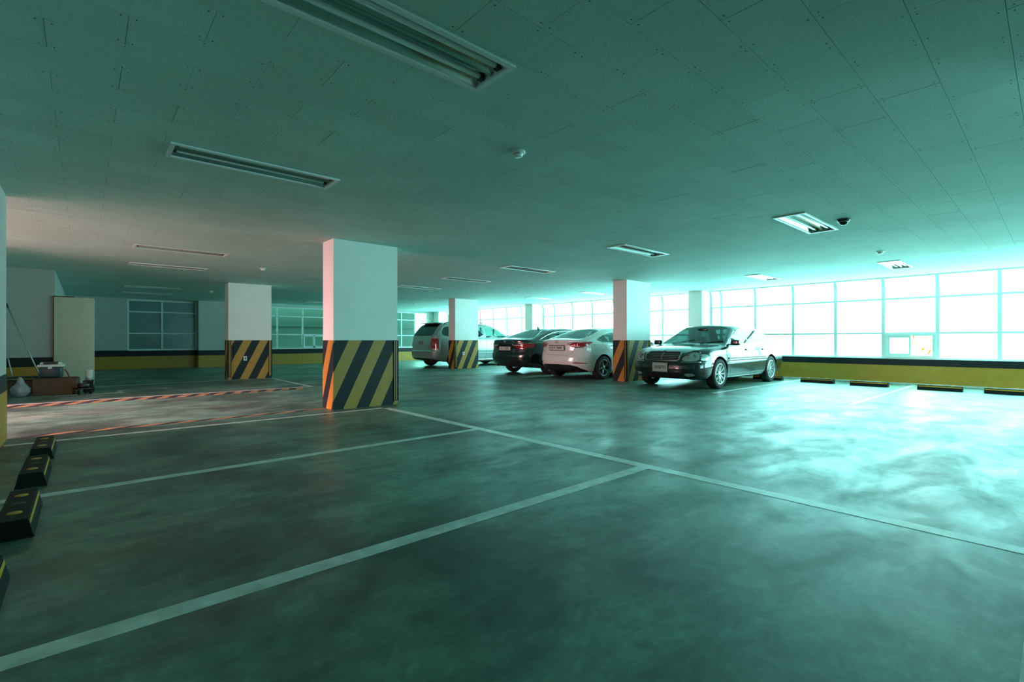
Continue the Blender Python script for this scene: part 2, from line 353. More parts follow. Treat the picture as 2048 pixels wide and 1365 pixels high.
# ---------------- glazed right wall: curved mullions, transoms, single panes
XG = 14.80
def win_run(name, y0, y1, muls, opener=None, opener_side=1):
    root = empty(name, (XG, (y0+y1)/2, .62), kind='structure'); oy = (y0+y1)/2
    R = .26
    def curve(dx=0):
        pts = [(0, .0), (0, 1.70)]
        for k in range(1, 7):
            a = k/6*1.15; pts.append((-(R-R*math.cos(a)), 1.70+R*math.sin(a)*1.25))
        return pts
    cv = curve()
    for y in muls+[y0+.03, y1-.03]:
        m = MB(); w = .036 if y not in (y0+.03, y1-.03) else .022
        for (xa, za), (xb, zb) in zip(cv[:-1], cv[1:]):
            vs_ = [(xa-.035, y-w-oy, za), (xa+.035, y-w-oy, za), (xa+.035, y+w-oy, za), (xa-.035, y+w-oy, za), (xb-.035, y-w-oy, zb), (xb+.035, y-w-oy, zb), (xb+.035, y+w-oy, zb), (xb-.035, y+w-oy, zb)]
            m.add(vs_, [(3, 2, 1, 0), (4, 5, 6, 7), (0, 1, 5, 4), (1, 2, 6, 5), (2, 3, 7, 6), (3, 0, 4, 7)], M['frame'])
        m.build('mullion', root)
    ed = [y0]+sorted(muls)+[y1]
    for a, b in zip(ed[:-1], ed[1:]):
        if b-a < .08: continue
        lo, hi = a+.03-oy, b-.03-oy
        for z in (.0, .60, 1.44):
            m = MB(); m.box(-.03, .03, lo, hi, z-.024, z+.024, M['frame']); m.build('transom', root)
        for k, (z0, z1) in enumerate(((.018, .582), (.618, 1.422))):
            if k == 0 and opener is not None and abs(a-opener) < .06: continue
            m = MB(); m.box(-.003, .003, lo, hi, z0, z1, M['glass']); m.build('pane', root)
        m = MB(); pts = [(0, 1.458)]+cv[1:]
        for (xa, za), (xb, zb) in zip(pts[:-1], pts[1:]):
            m.add([(xa, lo, za), (xa, hi, za), (xb, hi, zb), (xb, lo, zb)], [(0, 1, 2, 3)], M['glass'], True)
            m.add([(xa+.006, lo, za), (xa+.006, hi, za), (xb+.006, hi, zb+.003), (xb+.006, lo, zb+.003)], [(3, 2, 1, 0)], M['glass'], True)
        m.build('pane', root)
        if opener is not None and abs(a-opener) < .06:
            wf_ = MB(); x0, x1 = -.055, .03
            for (c0, c1, z0, z1) in ((lo, lo+.06, .02, .58), (hi-.06, hi, .02, .58), (lo+.06, hi-.06, .02, .07), (lo+.06, hi-.06, .53, .58)): wf_.box(x0, x1, c0, c1, z0, z1, M['frame'])
            ow = wf_.build('opening_frame', root)
            mid = (lo+hi)/2-.03
            # the sash on the far half (higher y) and the fixed leaf with printed film
            sf = MB()
            for (c0, c1, z0, z1) in ((mid, mid+.04, .07, .53), (hi-.10, hi-.06, .07, .53), (mid+.04, hi-.10, .07, .11), (mid+.04, hi-.10, .49, .53)): sf.box(-.045, -.01, c0, c1, z0, z1, M['frame'])
            sf.build('sash', ow)
            g1 = MB(); g1.box(-.03, -.025, mid+.04, hi-.10, .11, .49, M['glass_far']); g1.build('pane', ow)
            g2 = MB(); g2.box(.0, .005, lo+.06, mid, .07, .53, M['film']); g2.build('film_pane', ow, label='pane with orange patterned film')
    return root
def film():
    m, t, o = nmat('patterned_film'); mx = t.nodes.new('ShaderNodeMixShader'); a = t.nodes.new('ShaderNodeBsdfTransparent'); b = t.nodes.new('ShaderNodeBsdfTransparent')
    g = t.nodes.new('ShaderNodeNewGeometry'); n = t.nodes.new('ShaderNodeTexNoise'); n.inputs['Scale'].default_value = 9; n.inputs['Detail'].default_value = 5; n.inputs['Distortion'].default_value = 1.4
    lk(t, g.outputs['Position'], n.inputs['Vector']); r = t.nodes.new('ShaderNodeMapRange'); r.inputs[1].default_value = .50; r.inputs[2].default_value = .60
    lk(t, n.outputs[0], r.inputs[0]); a.inputs[0].default_value = (.9, .95, .9, 1); b.inputs[0].default_value = (.30, .20, .05, 1)
    lk(t, r.outputs[0], mx.inputs[0]); lk(t, a.outputs[0], mx.inputs[1]); lk(t, b.outputs[0], mx.inputs[2]); lk(t, mx.outputs[0], o.inputs[0]); return m
M['film'] = film()
allm = [.84+1.013*k for k in range(-8, 21)]
def sel(a, b): return [y for y in allm if a+.15 < y < b-.15]
win_run('window_1', -4.95, 7.25, sel(-4.95, 7.25), opener=.84+1.013)
win_run('window_2', 7.7, 14.65, sel(7.7, 14.65))
win_run('window_3', 15.1, 21.9, sel(15.1, 21.9))
# pier pieces closing the gap behind the wall pillars
for (a, b) in ((7.25, 7.7), (14.65, 15.1), (21.9, YF+.22)):
    boxobj('wall_right', (XW, XW+.3, a, b, .6, HC+.3), M['wall'], kind='structure')
# ---------------- far windows
def far_window(name, x0, x1, muls, glass, zt=2.50, opener=None, zs=(1.30, 2.10)):
    root = empty(name, ((x0+x1)/2, YF+.06, .68), kind='structure'); ox = (x0+x1)/2; oz = .68
    t = .026
    for x in [x0+t]+muls+[x1-t]:
        m = MB(); m.box(x-t-ox, x+t-ox, -.04, .04, 0, zt-oz, M['frame']); m.build('mullion', root)
    ed = [x0+t]+muls+[x1-t]
    for a, b in zip(ed[:-1], ed[1:]):
        lo, hi = a+t-ox, b-t-ox
        for z in (.70,)+zs+(zt-.02,):
            m = MB(); m.box(lo, hi, -.035, .035, z-oz-.022, z-oz+.022, M['frame']); m.build('transom', root)
        zz = (.70,)+zs+(zt-.02,)
        for k in range(3):
            if k == 0 and opener and a < opener < b:
                f = MB(); z0, z1 = zz[0]+.022-oz, zz[1]-.022-oz; mid = (lo+hi)/2
                for (c0, c1, e0, e1) in ((lo, lo+.06, z0, z1), (hi-.06, hi, z0, z1), (mid-.035, mid+.035, z0, z1), (lo+.06, hi-.06, z0, z0+.06), (lo+.06, hi-.06, z1-.06, z1)): f.box(c0, c1, -.06, .03, e0, e1, M['frame'])
                fr = f.build('opening_frame', root)
            m = MB(); m.box(lo, hi, .0, .006, zz[k]+.022-oz, zz[k+1]-.022-oz, glass); m.build('pane', root)
    return root
bw = far_window('window_6', 7.4, 14.6, [8.4, 9.4, 10.4, 11.4, 12.4, 13.4], M['glass'])
bw.location.y = YB-.1
far_window('window_4', 4.22, 13.85, [5.22, 6.27, 7.33, 8.32, 9.31, 10.3, 11.27, 12.24, 13.02], M['glass_far'], opener=7.8)
far_window('window_5', 1.17, 3.3, [2.2], M['frost'], zt=2.54)
# the neighbouring building close behind the far windows
nb = MB(); nb.box(-3, 13.7, YF+1.3, YF+1.6, -1, 9, M['neigh'])
nb.box(-3, 13.7, YF+1.25, YF+1.3, 1.7, 1.78, M['neigh']); nb.build('neighbouring_wall', label='plain grey neighbouring building wall seen through the far windows', cat='building')
# outdoor apron at the end of the ramp
boxobj('ramp_apron', (-22, -6.0, -2, 22, -.26, -.01), M['paving'], kind='structure')

# ---------------- pillars
def stripes_face(m, u0, u1, z1, place, period=.415, k=.48, phase=.15, black=M['black'], yel=M['yellow']):
    # diagonal hazard stripes as thin painted skins on one face; place(u, z) -> 3D
    def clip(poly, f, sgn, c_):   # keep points with sgn*(f(p)-c_) >= 0
        out = []
        for i in range(len(poly)):
            p, q = poly[i], poly[(i+1) % len(poly)]; a, b = sgn*(f(p)-c_), sgn*(f(q)-c_)
            if a >= 0: out.append(p)
            if a*b < 0:
                t = a/(a-b); out.append((p[0]+(q[0]-p[0])*t, p[1]+(q[1]-p[1])*t))
        return out
    f = lambda p: p[0]-k*p[1]
    rect = [(u0, 0), (u1, 0), (u1, z1), (u0, z1)]
    c_ = u0+phase-period*8
    while c_ < u1+period:
        for (a, b, mt) in ((c_-period/2, c_, black), (c_, c_+period/2, yel)):
            q = clip(clip(rect, f, 1, a), f, -1, b)
            if len(q) > 2: m.add([place(*p) for p in q], [tuple(range(len(q)))], mt)
        c_ += period
def pillar(x, y, label, guards=('r',), w=PW, d=PD, ph=.15, striped=True, zb=1.05, outlet=None):
    root = empty('pillar', (x+w/2, y+d/2, 0), label=label, cat='pillar', group=None)
    m = MB(); m.box(-w/2, w/2, -d/2, d/2, 0, HC+.02, M['pillar']); m.build('shaft', root)
    e = .003
    if striped:
        s = MB()
        stripes_face(s, -w/2-e, w/2+e, zb, lambda u, z: (u, -d/2-e, z), phase=ph)
        stripes_face(s, -d/2-e, d/2+e, zb, lambda u, z: (-w/2-e, -u, z), phase=.137)
        stripes_face(s, -w/2-e, w/2+e, zb, lambda u, z: (-u, d/2+e, z), phase=ph)
        stripes_face(s, -d/2-e, d/2+e, zb, lambda u, z: (w/2+e, u, z), phase=.1)
        s.build('striped_paint', root, label='black and yellow diagonal stripes')
        for g in guards:
            sx = 1 if g in 'r' else -1; gw = .075; t = .014
            q = MB(); X = sx*w/2
            q.box(min(X, X-sx*gw), max(X, X-sx*gw), -d/2-t, -d/2-e*1.5, .06, zb-.005, M['rubber'])
            q.box(min(X, X+sx*t), max(X, X+sx*t), -d/2-t, -d/2+gw, .06, zb-.005, M['rubber'])
            go = q.build('corner_guard', root)
            for off in (.014, .050):
                r_ = MB(); r_.box(min(X-sx*off, X-sx*(off+.012)), max(X-sx*off, X-sx*(off+.012)), -d/2-t-.002, -d/2-t, .07, zb-.01, M['refl_y']); r_.build('reflective_strip', go)
            r_ = MB(); r_.box(min(X+sx*t, X+sx*(t+.002)), max(X+sx*t, X+sx*(t+.002)), -d/2+.03, -d/2+.045, .07, zb-.01, M['refl_y']); r_.build('reflective_strip', go)
    if outlet is not None:
        q = MB(); q.rbox(outlet-.04, outlet+.04, -d/2-.018, -d/2-.003, .50, .62, M['plastic_w'], .004); so = q.build('wall_socket', root)
        q = MB(); q.box(outlet-.015, outlet+.015, -d/2-.02, -d/2-.018, .53, .59, M['socket']); q.build('socket_hole', so)
    return root
pillar(2.80, 7.21, 'large white pillar with hazard stripes in the middle of the hall, nearest to view', ('r',))
pillar(10.24, 7.21, 'white pillar with hazard stripes between the white sedan and the black sedan', ('l', 'r'), ph=.05)
pillar(2.86, 14.58, 'white hazard-striped pillar with a socket, left, behind the open aisle', ('l', 'r'), ph=.27, outlet=-.13)
pillar(10.16, 14.62, 'white hazard-striped pillar standing in front of the silver minivan', ('l',), ph=.10, outlet=-.16)
pillar(2.95, -.36, 'hazard-striped pillar just beyond the right edge of the view', ('l',))
pillar(10.3, -.65, 'hazard-striped pillar out of view along the glazed wall', ('l',))
for (x, y, w, d, lb) in ((14.2, 7.25, .45, .45, 'plain white pier on the glazed wall behind the black sedan'), (14.1, 14.65, .55, .45, 'plain white pier on the glazed wall behind the dark sedan'), (14.15, 21.9, .5, .5, 'plain white pier in the far corner behind the minivan')):
    root = empty('wall_pier', (x+w/2, y+d/2, 0), label=lb, cat='pillar')
    m = MB(); m.box(-w/2, w/2, -d/2, d/2, 0, HC+.02, M['pillar']); m.build('shaft', root)
    m = MB(); m.box(-w/2-.004, w/2-.02, -d/2-.004, d/2+.004, 0, .45, M['yellow']); m.box(-w/2-.006, w/2-.02, -d/2-.006, d/2+.006, .45, .60, M['black']); m.build('painted_base', root)

# ---------------- ceiling lights
def make_light():
    root = empty('ceiling_light', (0, 0, HC))
    f = MB(); L, Wd = FL/2, FW/2
    for (a, b, c, d) in ((-L-.02, L+.02, -Wd-.02, -Wd+.012), (-L-.02, L+.02, Wd-.012, Wd+.02), (-L-.02, -L+.012, -Wd+.012, Wd-.012), (L-.012, L+.02, -Wd+.012, Wd-.012)):
        f.box(a, b, c, d, -.014, -.001, M['fixture'])
    for (a, b, c, d) in ((-L, L, -Wd, -Wd+.003), (-L, L, Wd-.003, Wd), (-L, -L+.003, -Wd, Wd), (L-.003, L, -Wd, Wd)): f.box(a, b, c, d, -.001, .07, M['fixture'])
    f.build('frame', root)
    r = MB(); P = []
    for i in range(19):
        y = -Wd+.012+(2*Wd-.024)*i/18; t = abs(math.sin(i/18*2*PI)); P.append((y, .0+.062*t**.6 if 0 < i < 18 else 0))
    V = [(-L+.012, y, z) for y, z in P]+[(L-.012, y, z) for y, z in P]; n = len(P)
    r.add(V, [(i, i+1, n+i+1, n+i) for i in range(n-1)], M['reflector'], True); r.build('reflector', root)
    for s in (-1, 1):
        t = MB(); t.lathe([(.0001, -L+.03), (.014, -L+.03), (.0155, -L+.05), (.0155, L-.05), (.014, L-.03), (.0001, L-.03)], M['tube'], tr(0, s*.075, .022) @ rot('Y', PI/2), n=14)
        to = t.build('fluorescent_tube', root)
        for e in (-1, 1):
            k = MB(); k.box(e*(L-.03)-.014, e*(L-.03)+.014, s*.075-.017, s*.075+.017, .002, .045, M['socket']); k.build('lamp_holder', root)
    st = MB(); st.box(L-.30, L-.24, -.149, -.125, .006, .0075, M['plastic_w']); st.build('sticker', root, label='small white rating sticker')
    return root
p0 = make_light()
nm = ['large', 'second']
def fixlab(i):
    L = ['recessed two-tube ceiling light nearest overhead, cut off by the top edge', 'recessed ceiling light over the left parking bays, second from the top edge',
         'slim ceiling light in the pinkish zone over the aisle', 'slim ceiling light just behind the pinkish aisle zone', 'faint ceiling light before the frosted window, nearer of the two', 'faint ceiling light closest to the frosted window',
         'bright ceiling light beside the black dome camera', 'ceiling light above the pillar between white and black sedans', 'ceiling light in front of the white sedan row, right of the large pillar', 'ceiling light above the striped pillar by the minivan, nearer one',
         'ceiling light close beside the large pillar on its right', 'ceiling light hidden behind the large pillar', 'ceiling light half hidden on the left side of the large pillar',
         'bright ceiling light nearest the glazed wall at right', 'bright small ceiling light above the black sedan by the glazed wall', 'pale ceiling light above the white sedan roof', 'pale ceiling light above the dark sedan roof', 'tiny ceiling light above the minivan', 'tiny ceiling light left of the minivan near the far windows']
    return L[i]
for i, (x, y) in enumerate(FIX):
    o = p0 if i == 0 else copy_tree(p0)
    o.location = (x+FL/2, y+FW/2, HC); tag(o, fixlab(i), 'ceiling light', 'recessed two-tube ceiling lights')
# ---------------- smoke detectors and dome camera
def detector():
    root = empty('smoke_detector', (0, 0, HC))
    b = MB(); b.lathe([(.0001, 0), (.058, 0), (.060, -.012), (.052, -.018), (.0001, -.018)][::-1], M['plastic_w'], n=28); b.build('base', root)
    h = MB(); h.lathe([(.0001, -.046), (.026, -.046), (.034, -.040), (.038, -.030), (.040, -.018)], M['plastic_w'], n=28); hd = h.build('sensor_head', root)
    g = MB(); g.lathe([(.0385, -.030), (.0405, -.030), (.0405, -.024), (.0385, -.024)], M['dim_chrome'], n=28); g.build('vent_ring', hd)
    return root
d0 = detector()
for i, (x, y, lb) in enumerate([(2.63, 2.90, 'round smoke detector on the open ceiling right of the long light'), (2.84, 11.2, 'smoke detector over the aisle by the pinkish ceiling zone'), (2.95, 17.5, 'smoke detector before the frosted window at far left'),
                                (10.2, 11.3, 'smoke detector above the dark sedan'), (10.25, 2.03, 'smoke detector near the bright light and glazed wall'), (10.2, 17.6, 'tiny smoke detector above the minivan')]):
    o = d0 if i == 0 else copy_tree(d0); o.location = (x, y, HC); tag(o, lb, 'smoke detector', 'ceiling smoke detectors')
root = empty('dome_camera', (7.19, 1.80, HC), label='black dome security camera on the ceiling beside a bright light', cat='camera')
q = MB(); q.lathe([(.0001, -.028), (.060, -.028), (.070, -.018), (.072, 0), (.0001, 0)], M['plastic_k'], n=32); q.build('base', root)
q = MB(); q.lathe([(.052*math.cos(a), -.028-.048*math.sin(a)) for a in [k*PI/2/8 for k in range(8)]]+[(.0001, -.076)], M['plastic_k'], n=32); q.build('dome_cover', root)
q = MB(); q.lathe([(.0545, -.030), (.058, -.030), (.058, -.036), (.053, -.038)], M['dim_chrome'], n=32); q.build('trim_ring', root)
# conduit junction box near the far corner ceiling
# ---------------- painted markings
def line(name, x0, x1, y0, y1, label, mat=None, ends=None):
    m = MB(); m.box(-(x1-x0)/2, (x1-x0)/2, -(y1-y0)/2, (y1-y0)/2, 0, .0015, mat or M['line'])
    return m.build(name, loc=((x0+x1)/2, (y0+y1)/2, 0), label=label, cat='floor marking', group='painted parking lines')
lw = .05
line('parking_line', 3.45, 3.56, .07, 6.97, 'long white aisle line running diagonally from pillar to right edge')
line('parking_line', -.6, 3.45, 2.22, 2.32, 'white bay line crossing the near floor, widest in view')
line('parking_line', -.6, 3.45, 4.50, 4.59, 'white bay line between the second and third bays at left')
line('parking_line', -.6, 3.56, 6.90, 6.98, 'white bay line meeting the foot of the large pillar')
line('parking_line', -.6, 2.94, -.02, .08, 'white bay line at the bottom right edge')
line('parking_line', 9.3, 14.5, 2.20, 2.28, 'faint white bay line running to the wheel stops at right')
line('parking_line', 9.3, 14.5, 4.50, 4.58, 'faint white bay line right of the black sedan')
line('parking_line', 9.3, 14.5, 9.98, 10.06, 'white bay line between the dark sedan and the white sedan')
line('parking_line', 9.3, 14.5, 12.30, 12.38, 'white bay line left of the dark sedan')
line('parking_line', -1.3, 3.9, 11.22, 11.28, 'thin white line along the far edge of the open aisle')
line('parking_line', 3.84, 3.9, 11.28, 14.5, 'thin white line running back to the left striped pillar')
line('parking_line', .0, 3.9, 14.40, 14.46, 'thin white line along the foot of the left striped pillar')
# curved white symbol in the left bay
m = MB(); pts = []
for k in range(21):
    a = PI*.05+k/20*PI*1.1; pts.append((.95+.42*math.cos(a), 12.75+.40*math.sin(a)))
for (a, b) in zip(pts[:-1], pts[1:]):
    d = Vector((b[0]-a[0], b[1]-a[1])).normalized(); n = Vector((-d.y, d.x))*.035
    m.add([(a[0]-n.x, a[1]-n.y, .0015), (b[0]-n.x, b[1]-n.y, .0015), (b[0]+n.x, b[1]+n.y, .0015), (a[0]+n.x, a[1]+n.y, .0015)], [(0, 1, 2, 3)], M['line'])
m.box(-.4, .6, 12.42, 12.49, 0, .0015, M['line'])
m.build('floor_symbol', label='faint curved white marking on the dark floor of the left bay', cat='floor marking')
# hazard hatching along both sides of the aisle
def hatch(name, x0, x1, y0, y1, per, sk, label, fade=0):
    root = empty(name, ((x0+x1)/2, (y0+y1)/2, 0), label=label, cat='floor marking'); cx, cy = (x0+x1)/2, (y0+y1)/2
    n = int((x1-x0)/per)
    for k in range(n):
        for j, mt in enumerate((M['hblack'], M['hyellow'])):
            a = x0+k*per+j*per/2; b = a+per/2
            q = MB(); P = [(a-cx, y0-cy, 0), (b-cx, y0-cy, 0), (b+sk-cx, y1-cy, 0), (a+sk-cx, y1-cy, 0)]
            P2 = [(p[0], p[1], .0015) for p in P]
            q.add(P+P2, [(3, 2, 1, 0), (4, 5, 6, 7), (0, 1, 5, 4), (1, 2, 6, 5), (2, 3, 7, 6), (3, 0, 4, 7)], mt); q.build('stripe', root)
M['hblack'] = pmat('worn_black_paint', (.03, .028, .035), .5, noise=.5, nscale=6)
M['hyellow'] = pmat('worn_yellow_paint', (.42, .25, .12), .5, noise=.6, nscale=7)
hatch('hazard_hatching', -1.3, 3.5, 10.72, 11.20, .30, .20, 'worn yellow and black hatching along the far side of the aisle')
hatch('hazard_hatching', -.6, 2.75, 7.38, 7.52, .40, .22, 'thin worn yellow and black hatching along the near side of the aisle')

# ---------------- wheel stops
def wheel_stop():
    root = empty('wheel_stop', (0, 0, 0)); L = .355
    b = MB(); prof = [(-.085, 0), (.085, 0), (.06, .105), (-.06, .105)]
    b.prism(prof, 'y', -L, L, M['rubber']); bo = b.build('rubber_body', root)
    for s in (-1, 1):
        r = MB(); r.add([(s*.0712, -L+.01, .068), (s*.0712, L-.01, .068), (s*.0665, L-.01, .090), (s*.0665, -L+.01, .090)], [(0, 1, 2, 3) if s > 0 else (3, 2, 1, 0)], M['refl_y']); r.build('reflective_strip', root)
    for y in (-.20, .0, .20):
        d = MB(); d.lathe([(.032, .105), (.030, .108), (.0001, .108)], M['refl_y'] if y else M['socket'], tr(0, y, 0), n=14); d.build('reflector_dot', root)
    return root
s0 = wheel_stop()
STL = [(-.285, 6.25, 'farthest black wheel stop at left, standing on the bay line'), (-.285, 5.2, 'middle black wheel stop with yellow dots at left'), (-.285, 3.98, 'near black wheel stop with two yellow dots at the left edge'), (-.33, 2.72, 'darkest wheel stop, cut off by the left edge'),
       (13.40, .62, 'wheel stop at the glazed wall cut by the right edge'), (13.36, 1.64, 'wheel stop at the glazed wall, second from the right edge'), (13.45, 2.87, 'wheel stop with a yellowish side, third from the right edge'), (13.58, 3.95, 'wheel stop nearest the black sedan in the empty bay'),
       (13.62, 5.12, 'wheel stop behind the near rear wheel of the black sedan'), (13.62, 6.3, 'wheel stop behind the far rear wheel of the black sedan')]
for i, (x, y, lb) in enumerate(STL):
    o = s0 if i == 0 else copy_tree(s0); o.location = (x, y, 0); tag(o, lb, 'wheel stop', 'black rubber wheel stops')

# ---------------- storage corner at far left
root = empty('leaning_board', (-.16, YC-.035, 0), label='cream board standing upright against the end of the wall', cat='board')
m = MB(); m.rbox(-.335, .335, -.02, .02, 0, 2.0, M['board'], .004); m.build('panel', root)
m = MB(); m.box(-.352, -.336, -.022, .022, 0, 2.02, M['wood']); m.box(-.336, .0, -.022, .022, 2.0, 2.02, M['wood']); m.build('edge_strip', root)
def carton(x, y, rz, w, d, h, label, flaps=True, group=None):
    root = empty('cardboard_box', (x, y, 0), rz, label=label, cat='box')
    m = MB(); t = .006
    m.box(-w/2, w/2, -d/2, -d/2+t, 0, h, M['card']); m.box(-w/2, w/2, d/2-t, d/2, 0, h, M['card']); m.box(-w/2, -w/2+t, -d/2, d/2, 0, h, M['card']); m.box(w/2-t, w/2, -d/2, d/2, 0, h, M['card']); m.box(-w/2, w/2, -d/2, d/2, 0, t, M['card'])
    m.build('body', root)
    for s in (-1, 1):
        f = MB(); f.box(-w/2, w/2, 0, d*.49, 0, t, M['card'], tr(0, s*-d/2, h) @ (rot('X', .12) if s > 0 else rot('Z', PI) @ rot('X', .06))); f.build('flap', root)
    return root
carton(-.40, 13.0, -.12, .62, .42, .30, 'open cardboard box on the floor under the teal cooler')
carton(-.98, 13.6, .05, .50, .38, .24, 'cardboard box behind the white plastic bag')
q = empty('storage_crate', (-.98, 13.6, .30), label='dark green tray lying on the rear cardboard box', cat='tray')
m = MB(); m.rbox(-.26, .30, -.19, .19, .0, .03, pmat('dark_green', (.02, .05, .03), .5), .008); m.build('tray', q)
# cooler
q = empty('cooler_box', (-.48, 13.05, .33), -.1, label='teal cooler with white lid on top of the cardboard box', cat='cooler')
m = MB(); m.rbox(-.16, .16, -.13, .13, 0, .20, M['teal'], .02); m.build('body', q)
m = MB(); m.rbox(-.185, .185, -.15, .15, .20, .25, M['plastic_w'], .015)
m.rbox(-.15, .15, -.12, .12, .25, .295, M['plastic_w'], .02); ld = m.build('lid', q)
m = MB(); m.box(-.10, .11, -.123, -.08, .252, .299, M['socket']); m.box(-.10, .11, -.10, .10, .293, .299, M['socket']); m.build('lid_inset', ld, label='dark inset in the lid')
m = MB(); m.box(-.03, .03, -.155, -.15, .17, .21, M['plastic_w']); m.build('latch', q)
# bag
bm = bmesh.new(); bmesh.ops.create_icosphere(bm, subdivisions=4, radius=.16)
from mathutils import noise as mn
for v in bm.verts:
    d = v.co.normalized(); k = 1+.12*mn.noise(d*2.2)+.05*mn.noise(d*7)
    v.co = Vector((d.x*.135*k, d.y*.12*k, max(-.11, d.z*.13*k)))
    if d.z > .75: v.co.z += (d.z-.75)*.5; v.co.x *= .75; v.co.y *= .75
me = bpy.data.meshes.new('plastic_bag'); bm.to_mesh(me); bm.free(); me.materials.append(M['bag'])
for p in me.polygons: p.use_smooth = True
o = bpy.data.objects.new('plastic_bag', me); COL.objects.link(o); o.location = (-.89, 12.78, .112); tag(o, 'knotted white plastic bag on the floor left of the open box', 'bag')
# paper cup on a stool-like dark trolley
q = empty('hand_trolley', (-.03, 12.55, 0), .3, label='small dark wheeled trolley beside the open cardboard box', cat='trolley')
m = MB(); m.rbox(-.10, .10, -.16, .16, .10, .13, M['plastic_k'], .01); m.rbox(-.05, .08, -.12, .10, .13, .22, M['plastic_k'], .02); m.build('deck', q)
for sx in (-1, 1):
    for sy in (-1, 1):
        m = MB(); m.lathe([(.0001, -.015), (.04, -.015), (.048, -.008), (.048, .008), (.04, .015), (.0001, .015)], M['rubber'], tr(sx*.09, sy*.12, .05) @ rot('Y', PI/2), n=14); m.build('wheel', q)
m = MB(); m.tube([(-.09, .0, .13), (-.16, .03, .30), (-.22, .05, .46), (-.25, .05, .50)], .012, M['wood']); m.tube([(-.13, .06, .13), (-.20, .1, .32)], .01, M['wood']); m.build('handle', q, label='brown handle')
q = empty('paper_cup', (.07, 13.15, 0), label='stack of white paper cups standing by the cream board', cat='cup')
m = MB(); m.lathe([(.0001, .24), (.045, .24), (.062, .44), (.064, .445)], M['plastic_w'], n=20)
for k in range(6): m.lathe([(.0635, .40-.022*k), (.066, .405-.022*k), (.0635, .41-.022*k)], M['plastic_w'], n=20)
m.build('cups', q)
m = MB(); m.rbox(-.09, .09, -.09, .09, 0, .24, M['plastic_k'], .02); m.build('stand', q, label='dark plinth')
def pole(name, a, b, r, label, mat, head=None):
    q = empty(name, a, label=label, cat='broom' if head != 'mop' else 'mop'); A = Vector(a); B = Vector(b)-A
    m = MB(); m.tube([(0, 0, .10), tuple(B)], r, mat, n=10); s_ = m.build('handle', q)
    m = MB(); m.tube([tuple(B*.97), tuple(B*1.02)], r*1.5, M['plastic_k'], n=10); m.build('grip', s_)
    m = MB()
    if head == 'mop':
        m.lathe([(.0001, .14), (.05, .13), (.10, .06), (.13, .0), (.0001, 0)], M['bag'], n=18)
    else:
        m.add([(-.13, -.03, 0), (.13, -.03, 0), (.13, .03, 0), (-.13, .03, 0), (-.06, -.02, .16), (.06, -.02, .16), (.06, .02, .16), (-.06, .02, .16)], [(3, 2, 1, 0), (4, 5, 6, 7), (0, 1, 5, 4), (1, 2, 6, 5), (2, 3, 7, 6), (3, 0, 4, 7)], M['plastic_k'])
    m.build('head', q)
pole('mop', (-.62, 14.0, 0), (-1.20, 14.40, 1.78), .012, 'mop with a pale head leaning against the storage corner wall', M['steel'], 'mop')
pole('broom', (-1.05, 14.0, 0), (-1.28, 14.42, 1.25), .012, 'broom leaning lower behind the mop in the storage corner', M['steel'])
q = empty('metal_rail', (-1.05, 12.3, 0), label='narrow upright grey plank at the left corner edge', cat='plank')
m = MB(); m.box(-.06, .06, -.02, .02, 0, .52, M['wood'], rot('Y', -.12)); m.build('plank', q)
# ================================================================== CARS
def sm(xs, zs, s=.05, N=1600):
    X = np.linspace(xs[0], xs[-1], N); Z = np.interp(X, xs, zs); k = max(1, int(s/(X[1]-X[0])*3)); ker = np.exp(-.5*((np.arange(-k, k+1))*(X[1]-X[0])/s)**2); ker /= ker.sum()
    Zp = np.concatenate([2*Z[0]-Z[1:k+1][::-1], Z, 2*Z[-1]-Z[-k-1:-1][::-1]]); return X, np.convolve(Zp, ker, 'valid')
LAB = dict(cladding='grey lower side cladding', side_glass='tinted side window', pillar_trim='black window pillar', rear_diffuser='black lower bumper insert', tail_lamp='red tail lamp', reflector='small red reflector')
class Prof:
    def __init__(s, pts, smooth=.05):
        p = sorted(pts); s.X, s.Z = sm([a for a, b in p], [b for a, b in p], smooth)
    def __call__(s, x): return np.interp(x, s.X, s.Z)
def inpoly(a, b, poly):
    n = len(poly); r = np.zeros(a.shape, bool); j = n-1
    for i in range(n):
        xi, yi = poly[i]; xj, yj = poly[j]
        c_ = ((yi > b) != (yj > b)); r ^= c_ & (a < (xj-xi)*(b-yi)/((yj-yi) if yj != yi else 1e-9)+xi); j = i
    return r
def snap(V, mask, ia, ib, poly, tol, closed=True):
    idx = np.nonzero(mask)[0]
    if not len(idx): return
    A = V[idx][:, [ia, ib]]; best = np.full(len(idx), 9.); bp = A.copy(); n = len(poly)
    for i in range(n if closed else n-1):
        p = np.array(poly[i]); q = np.array(poly[(i+1) % n]); d = q-p; L = d@d+1e-12
        t = np.clip(((A-p)@d)/L, 0, 1); c_ = p+t[:, None]*d; ds = np.hypot(*(A-c_).T); m = ds < best
        best[m] = ds[m]; bp[m] = c_[m]
    m = best < tol; V[idx[m], ia] = bp[m, 0]; V[idx[m], ib] = bp[m, 1]
def smooth_poly(pts, it=3):
    for _ in range(it):
        q = []
        for i in range(len(pts)):
            a, b = pts[i], pts[(i+1) % len(pts)]; q += [(a[0]*.75+b[0]*.25, a[1]*.75+b[1]*.25), (a[0]*.25+b[0]*.75, a[1]*.25+b[1]*.75)]
        pts = q
    return pts
RES = .021
